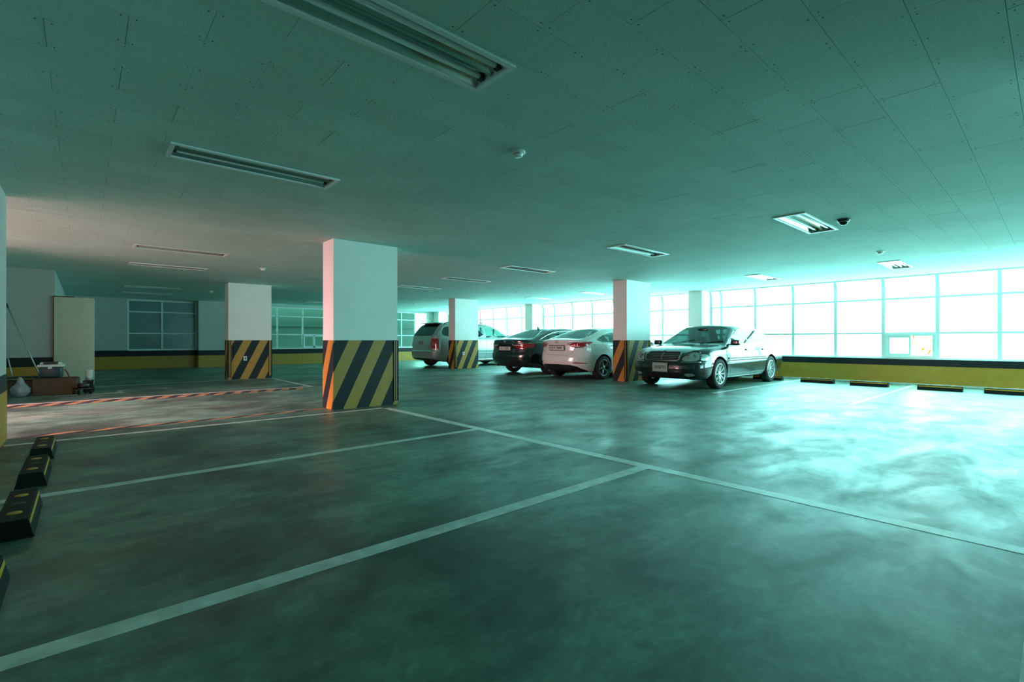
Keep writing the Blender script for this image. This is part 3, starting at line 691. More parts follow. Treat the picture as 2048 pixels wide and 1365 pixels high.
class Car:
    def __init__(s, S):
        s.S = S; W = S['W']/2; xn, xt = S['nose'], S['tail']; s.W = W
        zt, zb_, zl = Prof(S['top'], S.get('tsm', .05)), Prof(S['belt'], .08), Prof(S['bot'], .06)
        tum = Prof(S['tumble'], .12); cr = Prof(S['corner'], .12); crown = Prof(S.get('crown', [(xt, .04), (xn, .04)]), .2)
        s.zt = zt
        # plan outline
        Lf, Lr, nf, nr = S['plan']
        t = np.linspace(0, PI/2, 1500)
        xf = xn-Lf+Lf*np.sin(t)**(2/nf); wf = np.cos(t)**(2/nf); xr = xt+Lr-Lr*np.sin(t)**(2/nr); wr_ = np.cos(t)**(2/nr)
        x = np.concatenate([xr[::-1], np.linspace(xt+Lr, xn-Lf, 600)[1:-1], xf]); w = np.concatenate([wr_[::-1], np.ones(598), wf])
        # gentle taper along the length
        tap = 1-S.get('taper', .05)*np.clip(np.abs(x-(xn+xt)/2)/((xn-xt)/2), 0, 1)**2.5
        w = w*tap
        d = np.concatenate([[0], np.cumsum(np.hypot(np.diff(x), np.diff(w*W)))]); ns = int(d[-1]/RES)
        q = np.linspace(0, d[-1], ns); x = np.interp(q, d, x); w = np.interp(q, d, w)
        nA, nB, nC, nD, nE = 7, 46, 30, 9, 34
        sid = S['side']  # z-fraction -> width fraction
        zT, zB, zL = zt(x), zb_(x), zl(x)
        zB = np.minimum(zB, zT-.035)
        K, R, CW = tum(x), cr(x), crown(x)
        rows = []; segs = []
        R = np.minimum(R, (zT-zB)*.7)
        def put(y, z, sg): rows.append((y, z)); segs.append(sg)
        z0w = np.interp(0, sid[0], sid[1])
        for i in range(nA): put(z0w*W*i/nA*np.ones(ns), zL, 0)
        for i in range(nB):
            u = i/nB; put(np.interp(u, *sid)*W*np.ones(ns), zL+(zB-zL)*u, 1)
        wb = np.interp(1, *sid)*W; sh = S.get('shoulder', .015)
        zc = zT-CW*.6
        ys = lambda z: wb-sh*np.clip((z-zB)/.03, 0, 1)-K*(z-zB)-S.get('barrel', .10)*(z-zB)**2
        zcr = zc-R
        for i in range(nC):
            u = i/nC; z = zB+(zcr-zB)*u; put(ys(z), z, 2)
        y1, z1 = ys(zcr), zcr; y2, z2 = ys(zc), zc; R2 = np.minimum(R*1.3+.02, .2); y3, z3 = y2-R2, zc+CW*.15
        for i in range(nD):
            u = i/nD; put((1-u)**2*y1+2*u*(1-u)*y2+u*u*y3, (1-u)**2*z1+2*u*(1-u)*z2+u*u*z3, 3)
        for i in range(nE):
            u = i/(nE-1); put(y3*(1-u), z3+(zT-z3)*(1-(1-u)**2), 4)
        Y = np.array([r[0] for r in rows]).T*w[:, None]; Z = np.array([r[1] for r in rows]).T
        X = np.repeat(x[:, None], Y.shape[1], 1)
        ss = lambda v: np.clip(v, 0, 1)**2*(3-2*np.clip(v, 0, 1))
        # fore-and-aft shaping of the end faces by height
        X += np.interp(Z, *zip(*S['fdx']))*ss((X-(xn-.75))/.7)
        X += np.interp(Z, *zip(*S['rdx']))*ss(((xt+.75)-X)/.7)
        # pull the belt tuck along: slight waist line
        nk = Y.shape[1]; V = np.stack([X, Y, Z], -1).reshape(-1, 3)
        I = np.arange(ns*nk).reshape(ns, nk); F = np.stack([I[:-1, :-1], I[:-1, 1:], I[1:, 1:], I[1:, :-1]], -1).reshape(-1, 4)
        segv = np.tile(np.array(segs), ns); sf = np.tile(np.array(segs)[:-1], (ns-1)); s.stn = np.repeat(np.arange(ns), nk)
        s.V, s.F, s.segv, s.segf, s.ns, s.nk = V, F, segv, sf, ns, nk
        # wheel arches
        s.arch = [(S['wb']/2, S['ra']), (-S['wb']/2, S['ra'])]
        for cx, R_ in s.arch:
            m = (s.V[:, 1] > W*.55) & (segv == 1); dx = s.V[:, 0]-cx; dz = s.V[:, 2]-S['rw']-.01; dd = np.hypot(dx, dz)
            k = m & (np.abs(dd-R_) < RES*.62); f_ = R_/dd[k]; s.V[k, 0] = cx+dx[k]*f_; s.V[k, 2] = S['rw']+.01+dz[k]*f_
        s.bvh = None
    def region(s, name, proj, poly, cond, raw=False, snp=True):
        ia, ib = {'side': (0, 2), 'front': (1, 2), 'top': (0, 1)}[proj]
        if not raw: poly = smooth_poly(poly, 2)
        s.regs.append((name, ia, ib, poly, cond))
        if snp: snap(s.V, cond(s.V, s.segv), ia, ib, poly, RES*.55)
    def cast(s, p, d):
        if s.bvh is None: s.bvh = BVHTree.FromPolygons([tuple(v) for v in s.V], [tuple(f) for f in s.F])
        h = s.bvh.ray_cast(Vector(p), Vector(d)); return h
    def on(s, kind, a, b, off=.0):
        if kind == 'top': b = max(b, .004)
        if kind in ('front', 'rear'): a = max(a, .004)
        if kind == 'side': h = s.cast((a, 3, b), (0, -1, 0))
        elif kind == 'front': h = s.cast((6, a, b), (-1, 0, 0))
        elif kind == 'rear': h = s.cast((-6, a, b), (1, 0, 0))
        else: h = s.cast((a, b, 4), (0, 0, -1))
        if h[0] is None: return None
        dirv = {'side': Vector((0, 1, 0)), 'front': Vector((1, 0, 0)), 'rear': Vector((-1, 0, 0)), 'top': Vector((0, 0, 1))}[kind]
        return h[0]+dirv*off
    def strip(s, mb, kind, pts, r, mat, off=0, mirror=True, n=5, closed=False, step=.04):
        P = []
        seq = list(pts)+([pts[0]] if closed else [])
        for (a, b) in zip(seq[:-1], seq[1:]):
            L = math.hypot(b[0]-a[0], b[1]-a[1]); k = max(1, int(L/step))
            for i in range(k):
                t = i/k; q = s.on(kind, a[0]+(b[0]-a[0])*t, a[1]+(b[1]-a[1])*t, off)
                if q is not None: P.append(q)
        if not closed:
            q = s.on(kind, seq[-1][0], seq[-1][1], off)
            if q is not None: P.append(q)
        if len(P) < 2: return
        mb.tube(P, r, mat, n, closed=closed)
        if mirror: mb.tube([Vector((p.x, -p.y, p.z)) for p in P], r, mat, n, closed=closed)
    def finish(s, root, mats, names):
        V, F = s.V, s.F; C_ = V[F].mean(1)
        cat = np.array(['body']*len(F), dtype=object); fc = C_
        for (name, ia, ib, poly, cond) in s.regs:
            m = inpoly(fc[:, ia], fc[:, ib], poly) & cond(fc, s.segf); cat[m] = name
        for cx, R_ in s.arch:
            m = (fc[:, 1] > s.W*.55) & (s.segf <= 1) & (np.hypot(fc[:, 0]-cx, fc[:, 2]-s.S['rw']-.01) < R_); cat[m] = '_cut'
        cat[(s.segf == 0) & (cat != '_cut')] = 'underside'
        # vertex normals on the whole half shell, then mirrored
        a = V[F[:, 0]]-V[F[:, 2]]; b = V[F[:, 1]]-V[F[:, 3]]; fn = np.cross(a, b)
        vn = np.zeros_like(V)
        for k in range(4): np.add.at(vn, F[:, k], fn)
        # symmetric centre line
        cl = np.abs(V[:, 1]) < 1e-4; vn[cl, 1] = 0
        ln = np.linalg.norm(vn, axis=1); ln[ln == 0] = 1; vn /= ln[:, None]
        ctr = np.array([0, 0, .8]); flip = ((fn*(C_-ctr)).sum(1) < 0).mean() > .5
        if flip: F = F[:, ::-1]; vn = -vn
        out = {}
        def mk(name, allv, alln, allf):
            me = bpy.data.meshes.new(name); me.vertices.add(len(allv)); me.vertices.foreach_set('co', np.ascontiguousarray(allv, dtype=np.float32).ravel())
            me.loops.add(allf.size); me.loops.foreach_set('vertex_index', np.ascontiguousarray(allf, dtype=np.int32).ravel()); me.polygons.add(len(allf))
            me.polygons.foreach_set('loop_start', np.arange(0, allf.size, 4, dtype=np.int32)); me.polygons.foreach_set('loop_total', np.full(len(allf), 4, dtype=np.int32))
            me.update(calc_edges=True); me.validate(clean_customdata=False)
            me.polygons.foreach_set('use_smooth', np.ones(len(me.polygons), bool))
            if len(me.vertices) == len(alln): me.normals_split_custom_set_from_vertices(alln.tolist())
            me.materials.append(mats.get(name, mats['body']))
            o = bpy.data.objects.new(names.get(name, name), me); COL.objects.link(o); o.parent = root
            if name in LAB: o['label'] = LAB[name]
            out.setdefault(name, o)
            if name in ('headlight', 'corner_lamp', 'fog_lamp'):
                me2 = me.copy(); co = allv-alln*(.034 if name == 'headlight' else .018); me2.vertices.foreach_set('co', np.ascontiguousarray(co, dtype=np.float32).ravel()); me2.update()
                me2.materials.clear(); me2.materials.append(M['lampin']); o2 = bpy.data.objects.new('lamp_housing', me2); COL.objects.link(o2); o2.parent = o
        for name in sorted(set(cat)):
            if name == '_cut': continue
            f0 = F[cat == name]; u, inv = np.unique(f0, return_inverse=True); f = inv.reshape(-1, 4)
            lab = np.arange(len(u))
            if name not in ('body', 'underside'):
                while True:
                    old = lab.copy(); mn_ = lab[f].min(1)
                    for k in range(4): np.minimum.at(lab, f[:, k], mn_)
                    lab = lab[lab]
                    if (lab == old).all(): break
            else: lab[:] = 0
            for L in np.unique(lab):
                fl_ = f[lab[f[:, 0]] == L]
                if len(fl_) < 4: continue
                uu, iv = np.unique(fl_, return_inverse=True); ff = iv.reshape(-1, 4); v = V[u[uu]]; n_ = vn[u[uu]]
                v2 = v*[1, -1, 1]; n2 = n_*[1, -1, 1]; nv = len(v)
                if v[:, 1].min() < .03: mk(name, np.concatenate([v, v2]), np.concatenate([n_, n2]), np.concatenate([ff, ff[:, ::-1]+nv]))
                else: mk(name, v, n_, ff); mk(name, v2, n2, ff[:, ::-1])
        return out
def wheel(root, x, y, r, rimr, w, style, mat, outer=1):
    mx = tr(x, y, r) @ (rot('Z', PI) if outer < 0 else Matrix()) @ rot('X', -PI/2)
    # local: z axis = outward
    T = MB(); h = w/2
    prof = [(rimr-.004, -h+.01), (rimr+.01, -h), (r-.035, -h-.004), (r-.010, -h+.012), (r, -h+.035), (r, h-.035), (r-.010, h-.012), (r-.035, h+.004), (rimr+.012, h), (rimr-.002, h-.006), (rimr-.006, h-.03)]
    T.lathe(prof, M['tyre'], mx, 40)
    o = T.build('wheel', root, label=None)
    Rm = MB(); Rm.lathe([(rimr+.004, h-.006), (rimr-.004, h+.002), (rimr-.014, h-.004), (rimr-.018, h-.03), (rimr-.03, -h+.04), (rimr-.004, -h+.01)], mat, mx, 40)
    def spoke(a0, wi, wo, d0=.052, rr=None):
        rr = rr or rimr-.012; zi, zo = h-.030, h-.006
        ca = rot('Z', a0); P = []
        for (rad, wd, z, t) in ((d0*.6, wi, zi+.006, .02), (rimr*.55, (wi+wo)/2, (zi+zo)/2+.008, .018), (rr, wo, zo, .014)):
            P += [(rad, -wd/2, z-t), (rad, wd/2, z-t), (rad, wd/2*.8, z), (rad, -wd/2*.8, z)]
        fs = []
        for k in (0, 4): fs += [(k+i, k+(i+1) % 4, k+4+(i+1) % 4, k+4+i) for i in range(4)]
        Rm.add([mx @ ca @ Vector(p) for p in P], fs+[(3, 2, 1, 0), (8, 9, 10, 11)], mat)
    if style == 'ten':
        for k in range(10): spoke(2*PI*k/10, .026, .040)
    elif style == 'five':
        for k in range(5):
            spoke(2*PI*k/5-.13, .028, .026); spoke(2*PI*k/5+.13, .028, .026)
            spoke(2*PI*k/5, .05, .012, rr=rimr*.6)
    else:
        for k in range(7): spoke(2*PI*k/7, .035, .05)
    Rm.lathe([(.062, h-.034), (.058, h-.022), (.03, h-.014), (.0001, h-.012)], mat, mx, 24)
    ro = Rm.build('rim', o)
    D = MB(); D.lathe([(.0001, -.0), (rimr-.05, .0), (rimr-.05, -.02), (.0001, -.02)][::-1], M['dim_chrome'], mx, 28); D.build('brake_disc', o)
    return o
def text_mesh(body, size, mx, mat, name, parent, sx=1.0):
    cu = bpy.data.curves.new('tmp', 'FONT'); cu.body = body; cu.size = size; cu.align_x = 'CENTER'; cu.align_y = 'CENTER'; cu.extrude = .0008; cu.offset = .0015
    o = bpy.data.objects.new('tmp', cu); COL.objects.link(o); bpy.context.view_layer.update()
    me = bpy.data.meshes.new_from_object(o); bpy.data.objects.remove(o); bpy.data.curves.remove(cu)
    me.transform(mx @ Matrix.Diagonal((sx, 1, 1, 1))); me.materials.clear(); me.materials.append(mat)
    ob = bpy.data.objects.new(name, me); COL.objects.link(ob); ob.parent = parent; return ob
def plate(root, x, z, w, h, txt, front, tilt=0, frame=None, segs=None):
    B = tr(x, 0, z) @ rot('Z', PI/2 if front else -PI/2) @ rot('X', PI/2+tilt)   # local x right when facing it, y up, z outward
    m = MB(); m.rbox(-w/2, w/2, -h/2, h/2, -.003, .003, M['plate'], .0025, B); po = m.build('number_plate', root, label='number plate reading '+txt.replace(' ', ' '))
    if frame:
        m = MB(); t = .014
        for (a, b, c, d) in ((-w/2-t, w/2+t, h/2, h/2+t), (-w/2-t, w/2+t, -h/2-t, -h/2), (-w/2-t, -w/2, -h/2, h/2), (w/2, w/2+t, -h/2, h/2)): m.box(a, b, c, d, -.006, .005, frame, B)
        m.build('plate_frame', po)
    for (t_, cx, cy, size, sx) in segs:
        text_mesh(t_, size, B @ tr(cx, cy, .0035), M['ink'], 'plate_characters', po, sx)
    return po
def ring_emblem(root, x, z, rx, rz, front, H=True):
    B = tr(x, 0, z) @ rot('Z', PI/2 if front else -PI/2) @ rot('X', PI/2)
    m = MB(); P = [B @ Vector((rx*math.cos(2*PI*k/24), rz*math.sin(2*PI*k/24), .004)) for k in range(24)]; m.tube(P, .0055, M['chrome'], 5, closed=True)
    if H:
        m.tube([B @ Vector(p) for p in ((-rx*.55, -rz*.62, .004), (-rx*.28, rz*.75, .004))], .006, M['chrome'], 5)
        m.tube([B @ Vector(p) for p in ((rx*.28, -rz*.75, .004), (rx*.55, rz*.62, .004))], .006, M['chrome'], 5)
        m.tube([B @ Vector(p) for p in ((-rx*.45, -rz*.12, .004), (rx*.45, rz*.15, .004))], .006, M['chrome'], 5)
    m.build('emblem', root, label='chrome oval emblem with a slanted letter H')
def mirror_unit(root, x, y, z, mat, s=1, k=1.0):
    for sy in (1, -1):
        m = MB(); mx = tr(x, sy*y, z) @ Matrix.Diagonal((1, sy, 1, 1))
        m.rbox(-.05*k, .07*k, .04, .04+.19*k, -.05*k, .075*k, mat, .032*k, mx, 4); m.rbox(-.0, .06, -.03, .07, -.045, -.015, M['plastic_k'], .01, mx)
        o = m.build('side_mirror', root)
        g = MB(); g.rbox(-.055*k, -.048*k, .055, .03+.18*k, -.035*k, .06*k, M['chrome'], .003, mx); g.build('mirror_glass', o)
def seats(root, xf, xr, z=.28, w=.5, col=None, wheel_side=1, zr=None, dash=None):
    for sy in (.36, -.36):
        m = MB(); m.rbox(xf-.22, xf+.28, sy-.24, sy+.24, z, z+.20, M['seat'], .05); m.rbox(-.07, .07, -.24, .24, 0, .62, M['seat'], .05, tr(xf-.24, sy, z+.12) @ rot('Y', -.25))
        m.rbox(-.05, .05, -.13, .13, .62, .80, M['seat'], .04, tr(xf-.24, sy, z+.12) @ rot('Y', -.25)); m.build('front_seat', root)
    m = MB(); m.rbox(xr-.2, xr+.28, -.62, .62, z, z+.20, M['seat'], .05); m.rbox(-.08, .08, -.62, .62, 0, .58, M['seat'], .05, tr(xr-.22, 0, z+.12) @ rot('Y', -.35)); m.build('rear_seat', root)
    m = MB(); m.rbox(dash-.18, dash+.30, -.66, .66, z+.20, z+.56, M['seat'], .06); m.build('dashboard', root)
    q = MB(); B = tr(dash-.28, .36*wheel_side, z+.55) @ rot('Y', -1.15); q.tube([B @ Vector((.18*math.cos(2*PI*k/24), .18*math.sin(2*PI*k/24), 0)) for k in range(24)], .014, M['plastic_k'], 6, closed=True)
    q.tube([B @ Vector((-.17, 0, 0)), B @ Vector((.17, 0, 0))], .014, M['plastic_k'], 5); q.build('steering_wheel', root)
def wells(root, S, W):
    m = MB()
    for sx in (1, -1):
        for sy in (1, -1):
            R_ = S['ra']+.012; cx = sx*S['wb']/2; cz = S['rw']+.01; n = 18; y0, y1 = W*.55*sy, (W*.97)*sy
            A = [(cx+R_*math.cos(-.35+(PI+.7)*i/n), cz+R_*math.sin(-.35+(PI+.7)*i/n)) for i in range(n+1)]
            P = [(a, y0, b) for a, b in A]+[(a, y1*.985, b) for a, b in A]
            m.add(P, [(i, i+1, n+2+i, n+1+i) for i in range(n)], M['under'], True)
            m.add([(a, y0, b) for a, b in A], [tuple(range(n+1))], M['under'])
    m.build('wheel_well', root)
def lamp_guts(root, car, kind, blobs, name='lamp_reflector', parent=None):
    for sy in (1, -1):
        m = MB()
        for (y, z, r, dep) in blobs:
            q = car.on(kind, y, z, 0)
            if q is None: continue
            d = -1 if kind == 'front' else 1
            B = tr(q.x+d*dep, sy*y, z) @ rot('Y', PI/2 if kind == 'front' else -PI/2)
            m.lathe([(r, .03), (r*.9, .0), (r*.5, -.03), (.0001, -.04)], M['chrome'], B, 20); m.lathe([(.0001, .012), (r*.35, .01), (r*.42, -.01), (r*.42, -.03)], M['lens'], B, 14)
        m.build(name, root)
UP = lambda V, s: (s >= 3)
def side_glass_cond(V, s): return (s == 2) & (V[:, 1] > .3)
def body_cond(V, s): return (s == 1) & (V[:, 1] > .3)

# ---------------------------------------------------------------- black sedan (front towards the viewer)
def black_sedan():
    S = dict(W=1.825, wb=2.78, ra=.368, rw=.325, nose=2.30, tail=-2.56,
        top=[(-2.56, .86), (-2.53, .975), (-2.45, 1.02), (-2.1, 1.06), (-1.88, 1.075), (-1.30, 1.365), (-1.0, 1.42), (-.5, 1.443), (0, 1.435), (.22, 1.405), (1.02, .985), (1.12, .955), (1.6, .915), (2.0, .865), (2.2, .82), (2.27, .785), (2.30, .72)],
        belt=[(-2.56, .80), (-2.4, .92), (-1.9, .965), (0, .94), (1.05, .90), (1.7, .845), (2.1, .78), (2.30, .68)],
        bot=[(-2.56, .30), (-2.4, .24), (-1.9, .20), (0, .19), (1.9, .20), (2.2, .22), (2.30, .25)],
        tumble=[(-2.56, .5), (-1.9, .5), (-1.2, .50), (0, .48), (1.0, .50), (1.2, .55), (2.30, .8)],
        corner=[(-2.56, .05), (-1.9, .07), (-1.2, .10), (.2, .09), (1.0, .06), (2.30, .05)],
        crown=[(-2.56, .03), (-1.9, .04), (-1.2, .05), (.3, .05), (1.1, .045), (1.8, .05), (2.30, .03)],
        side=([0, .06, .16, .30, .45, .52, .60, .80, .94, 1], [.84, .93, .965, .985, 1.0, .995, .992, .98, .955, .93]),
        shoulder=.018, plan=(.62, .60, 3.0, 3.2), taper=.035,
        fdx=[(.18, -.12), (.27, -.05), (.36, -.01), (.45, .0), (.52, -.008), (.59, -.03), (.615, -.045), (.70, -.06), (.82, -.15), (.9, -.16)],
        rdx=[(.18, .08), (.3, .0), (.58, .0), (.62, .03), (.8, .05), (1.0, .08)])
    c = Car(S); c.regs = []
    root = empty('sedan', (11.65, 5.72, 0), PI, label='black luxury sedan with round-cornered headlights and silver wheels parked by the right pillar', cat='car')
    zt = c.zt
    body = pmat('black_car_paint', (.005, .008, .008), .22, spec=.6, coat=1, coat_r=.02)
    trimm = pmat('lower_cladding_grey', (.10, .115, .11), .25, metal=.6, coat=.5)
    top = lambda xa, xb, n=14, d=.10: [(x, float(zt(x))-d) for x in np.linspace(xa, xb, n)]
    dlo = [(.90, .955)]+top(.80, -1.15, 20, .115)+[(-1.50, 1.13), (-1.78, .985), (-1.70, .972)]
    c.region('cladding', 'side', [(-3, 0), (-3, .565), (3, .565), (3, 0)], lambda V, s: (s == 1) & (V[:, 1] > .5) & (np.abs(V[:, 0]) < 1.03), raw=True)
    c.region('side_glass', 'side', dlo, side_glass_cond, raw=True)
    for a, b in ((-.26, -.20), (-1.17, -1.12)): c.region('pillar_trim', 'side', [(a, .9), (b, .9), (b-.03, 1.5), (a-.03, 1.5)], side_glass_cond, raw=True)
    # keep the trim inside the window band only
    ws = [(1.06, 0), (1.04, .45), (.98, .70), (.93, .735), (.30, .555), (.24, .40), (.22, 0), (.22, -.2), (1.06, -.2)]
    c.region('windshield', 'top', ws, lambda V, s: s >= 3, raw=True)
    rw = [(-1.28, -.2), (-1.28, .40), (-1.34, .52), (-1.80, .66), (-1.86, .6), (-1.89, -.2)]
    c.region('rear_window', 'top', rw, lambda V, s: s >= 3, raw=True)
    c.region('hood', 'top', [(1.13, -.3), (1.10, .62), (1.2, .72), (2.10, .66), (2.24, .45), (2.27, -.3)], lambda V, s: s >= 3, raw=True)
    c.region('trunk_lid', 'top', [(-1.96, -.3), (-1.93, .70), (-2.45, .70), (-2.6, .4), (-2.6, -.3)], lambda V, s: s >= 3, raw=True)
    fr = lambda V, s: (V[:, 0] > 1.75)
    hl = [(.46, .615), (.445, .66), (.50, .765), (.585, .825), (.68, .825), (.755, .77), (.775, .69), (.765, .615)]
    c.region('headlight', 'front', hl, fr)
    c.region('corner_lamp', 'side', [(2.03, .62), (1.90, .62), (1.77, .655), (1.78, .72), (1.86, .765), (1.98, .77), (2.06, .70)], lambda V, s: (V[:, 1] > .78) | ((V[:, 1] > .6) & (V[:, 0] < 2.0)))
    gr = [(-.05, .615), (.365, .615), (.395, .64), (.41, .74), (.385, .785), (.33, .80), (-.05, .80)]
    c.region('grille', 'front', gr, lambda V, s: V[:, 0] > 1.95, raw=True)
    c.region('air_intake', 'front', [(-.05, .25), (.42, .25), (.44, .30), (.36, .345), (-.05, .345)], lambda V, s: V[:, 0] > 1.9, raw=True)
    c.region('fog_lamp', 'front', [(.52, .275), (.51, .34), (.56, .355), (.70, .35), (.70, .285)], fr)
    c.region('tail_lamp', 'front', [(.42, .70), (.42, .88), (.95, .90), (.95, .70)], lambda V, s: (V[:, 0] < -2.35), raw=True)
    mats = dict(body=body, cladding=trimm, side_glass=M['tint'], pillar_trim=M['plastic_k'], windshield=M['carglass'], rear_window=M['tint'], headlight=M['lens'], corner_lamp=M['lens'], grille=M['gap'], air_intake=M['gap'], fog_lamp=M['lens'], tail_lamp=M['red'], underside=M['under'])
    parts = c.finish(root, mats, {})
    lamp_guts(root, c, 'front', [(.55, .70, .062, .036), (.68, .70, .050, .048)])
    lamp_guts(root, c, 'front', [(.60, .315, .035, .03)], 'fog_reflector')
    # grille frame, slats, centre bar
    g = MB(); fr_ = [(-.365, .612), (.365, .612), (.398, .64), (.413, .74), (.388, .788), (.33, .804), (-.33, .804), (-.388, .788), (-.413, .74), (-.398, .64)]
    P = []
    for (a, b) in zip(fr_, fr_[1:]+fr_[:1]):
        for i in range(5):
            q = c.on('front', abs(a[0]+(b[0]-a[0])*i/5), a[1]+(b[1]-a[1])*i/5, .006)
            if q: P.append(Vector((q.x, a[0]+(b[0]-a[0])*i/5, q.z)))
    g.tube(P, .013, M['dim_chrome'], 6, closed=True); g.build('grille_frame', parts['grille'])
    for z in (.65, .685, .72, .755):
        s_ = MB(); Q = [c.on('front', abs(y), z, .004) for y in np.linspace(-.39, .39, 13)]; s_.tube([Vector((q.x, y, z)) for q, y in zip(Q, np.linspace(-.39, .39, 13))], .0055, M['dim_chrome'], 5); s_.build('grille_slat', parts['grille'])
    s_ = MB(); s_.tube([(c.on('front', 0, z, .008).x, 0, z) for z in (.615, .66, .70, .75, .80)], .009, M['dim_chrome'], 6); s_.build('grille_bar', parts['grille'])
    # ornament
    o_ = MB(); b = c.on('top', 2.14, 0, 0); o_.tube([b, b+Vector((-.01, 0, .05))], .006, M['plastic_k'], 6)
    for k in (-1, 1): o_.tube([b+Vector((-.01, 0, .03)), b+Vector((-.015, .022*k, .052)), b+Vector((-.02, .03*k, .075))], [.007, .006, .002], M['plastic_k'], 6)
    o_.build('hood_ornament', root)
    # chrome trims
    t = MB(); c.strip(t, 'side', [(2.03, .592), (1.80, .592)], .008, M['chrome'], .004); t.build('bumper_trim', root, label='chrome bumper strip'); 
    t = MB(); c.strip(t, 'front', [(.44, .592), (.80, .592)], .008, M['chrome'], .004, mirror=False); t.build('bumper_trim', root, label='chrome bumper strip')
    t.v = [(x, -y, z) for x, y, z in t.v]; t.build('bumper_trim', root, label='chrome bumper strip')
    t = MB(); c.strip(t, 'side', [(1.01, .655), (-1.01, .655)], .020, M['plastic_k'], -.006); c.strip(t, 'side', [(1.01, .628), (-1.01, .628)], .007, M['chrome'], .004); t.build('side_molding', root)
    t = MB(); c.strip(t, 'side', [(1.01, .575), (-1.01, .575)], .010, M['chrome'], -.002); c.strip(t, 'side', [(1.0, .235), (-1.0, .235)], .018, trimm, -.004); t.build('sill_trim', root)
    t = MB(); c.strip(t, 'side', [(.93, .955), (.4, .965), (-.6, .972), (-1.72, .972)], .007, M['chrome'], .0); t.build('window_trim', root)
    t = MB()
    for ln in ([(1.02, .93), (1.06, .80), (1.07, .5), (.98, .26)], [(-.23, .96), (-.22, .6), (-.22, .24)], [(-1.20, .96), (-1.12, .82), (-1.02, .68)], [(.98, .235), (-.9, .235)], [(1.99, .60), (1.80, .60)]): c.strip(t, 'side', ln, .0035, M['gap'], -.001)
    c.strip(t, 'top', [(1.14, .70), (1.6, .73), (2.05, .66), (2.20, .46)], .004, M['gap'], -.001); c.strip(t, 'top', [(-2.0, .68), (-2.6, .66)], .004, M['gap'], -.001)
    t.build('panel_gap', root)
    for x in (.02, -.92):
        for sy in (1, -1):
            q = c.on('side', x, .835, 0); h = MB(); h.rbox(-.085, .085, -.006, .022, -.016, .016, body, .008, tr(x, sy*q.y, .835) @ Matrix.Diagonal((1, sy, 1, 1))); h.build('door_handle', root)
    mirror_unit(root, .80, .83, .985, body)
    B = plate(root, c.on('front', .15, .46, 0).x+.022, .47, .335, .17, '12머 8793', True, 0, pmat('plate_holder', (.34, .33, .33), .5), [('12', -.112, -.004, .105, .75), ('머', -.055, -.008, .065, .9), ('8793', .060, -.004, .105, .80)])
    # wipers and interior
    w_ = MB()
    for y0 in (.25, -.45):
        P = [c.on('top', 1.04-.14*k/6, abs(y0+.5*k/6), .012) for k in range(7)]; w_.tube([Vector((p.x, y0+.5*k/6, p.z)) for k, p in enumerate(P)], .007, M['plastic_k'], 5)
    w_.build('wiper', root)
    seats(root, .15, -.85, .26, dash=.85)
    q = MB(); q.rbox(.38, .42, -.12, .12, 1.28, 1.34, M['plastic_k'], .012); q.build('rear_view_mirror', root)
    wells(root, S, c.W)
    for x in (1.39, -1.39):
        for sy in (1, -1): wheel(root, x, sy*.80, .325, .222, .20, 'ten', M['alloy'], sy)
    q = MB(); q.rbox(-1.05, 1.05, -.5, .5, .16, .20, M['under'], .01); q.build('floor_pan', root)
    return root
black_sedan()

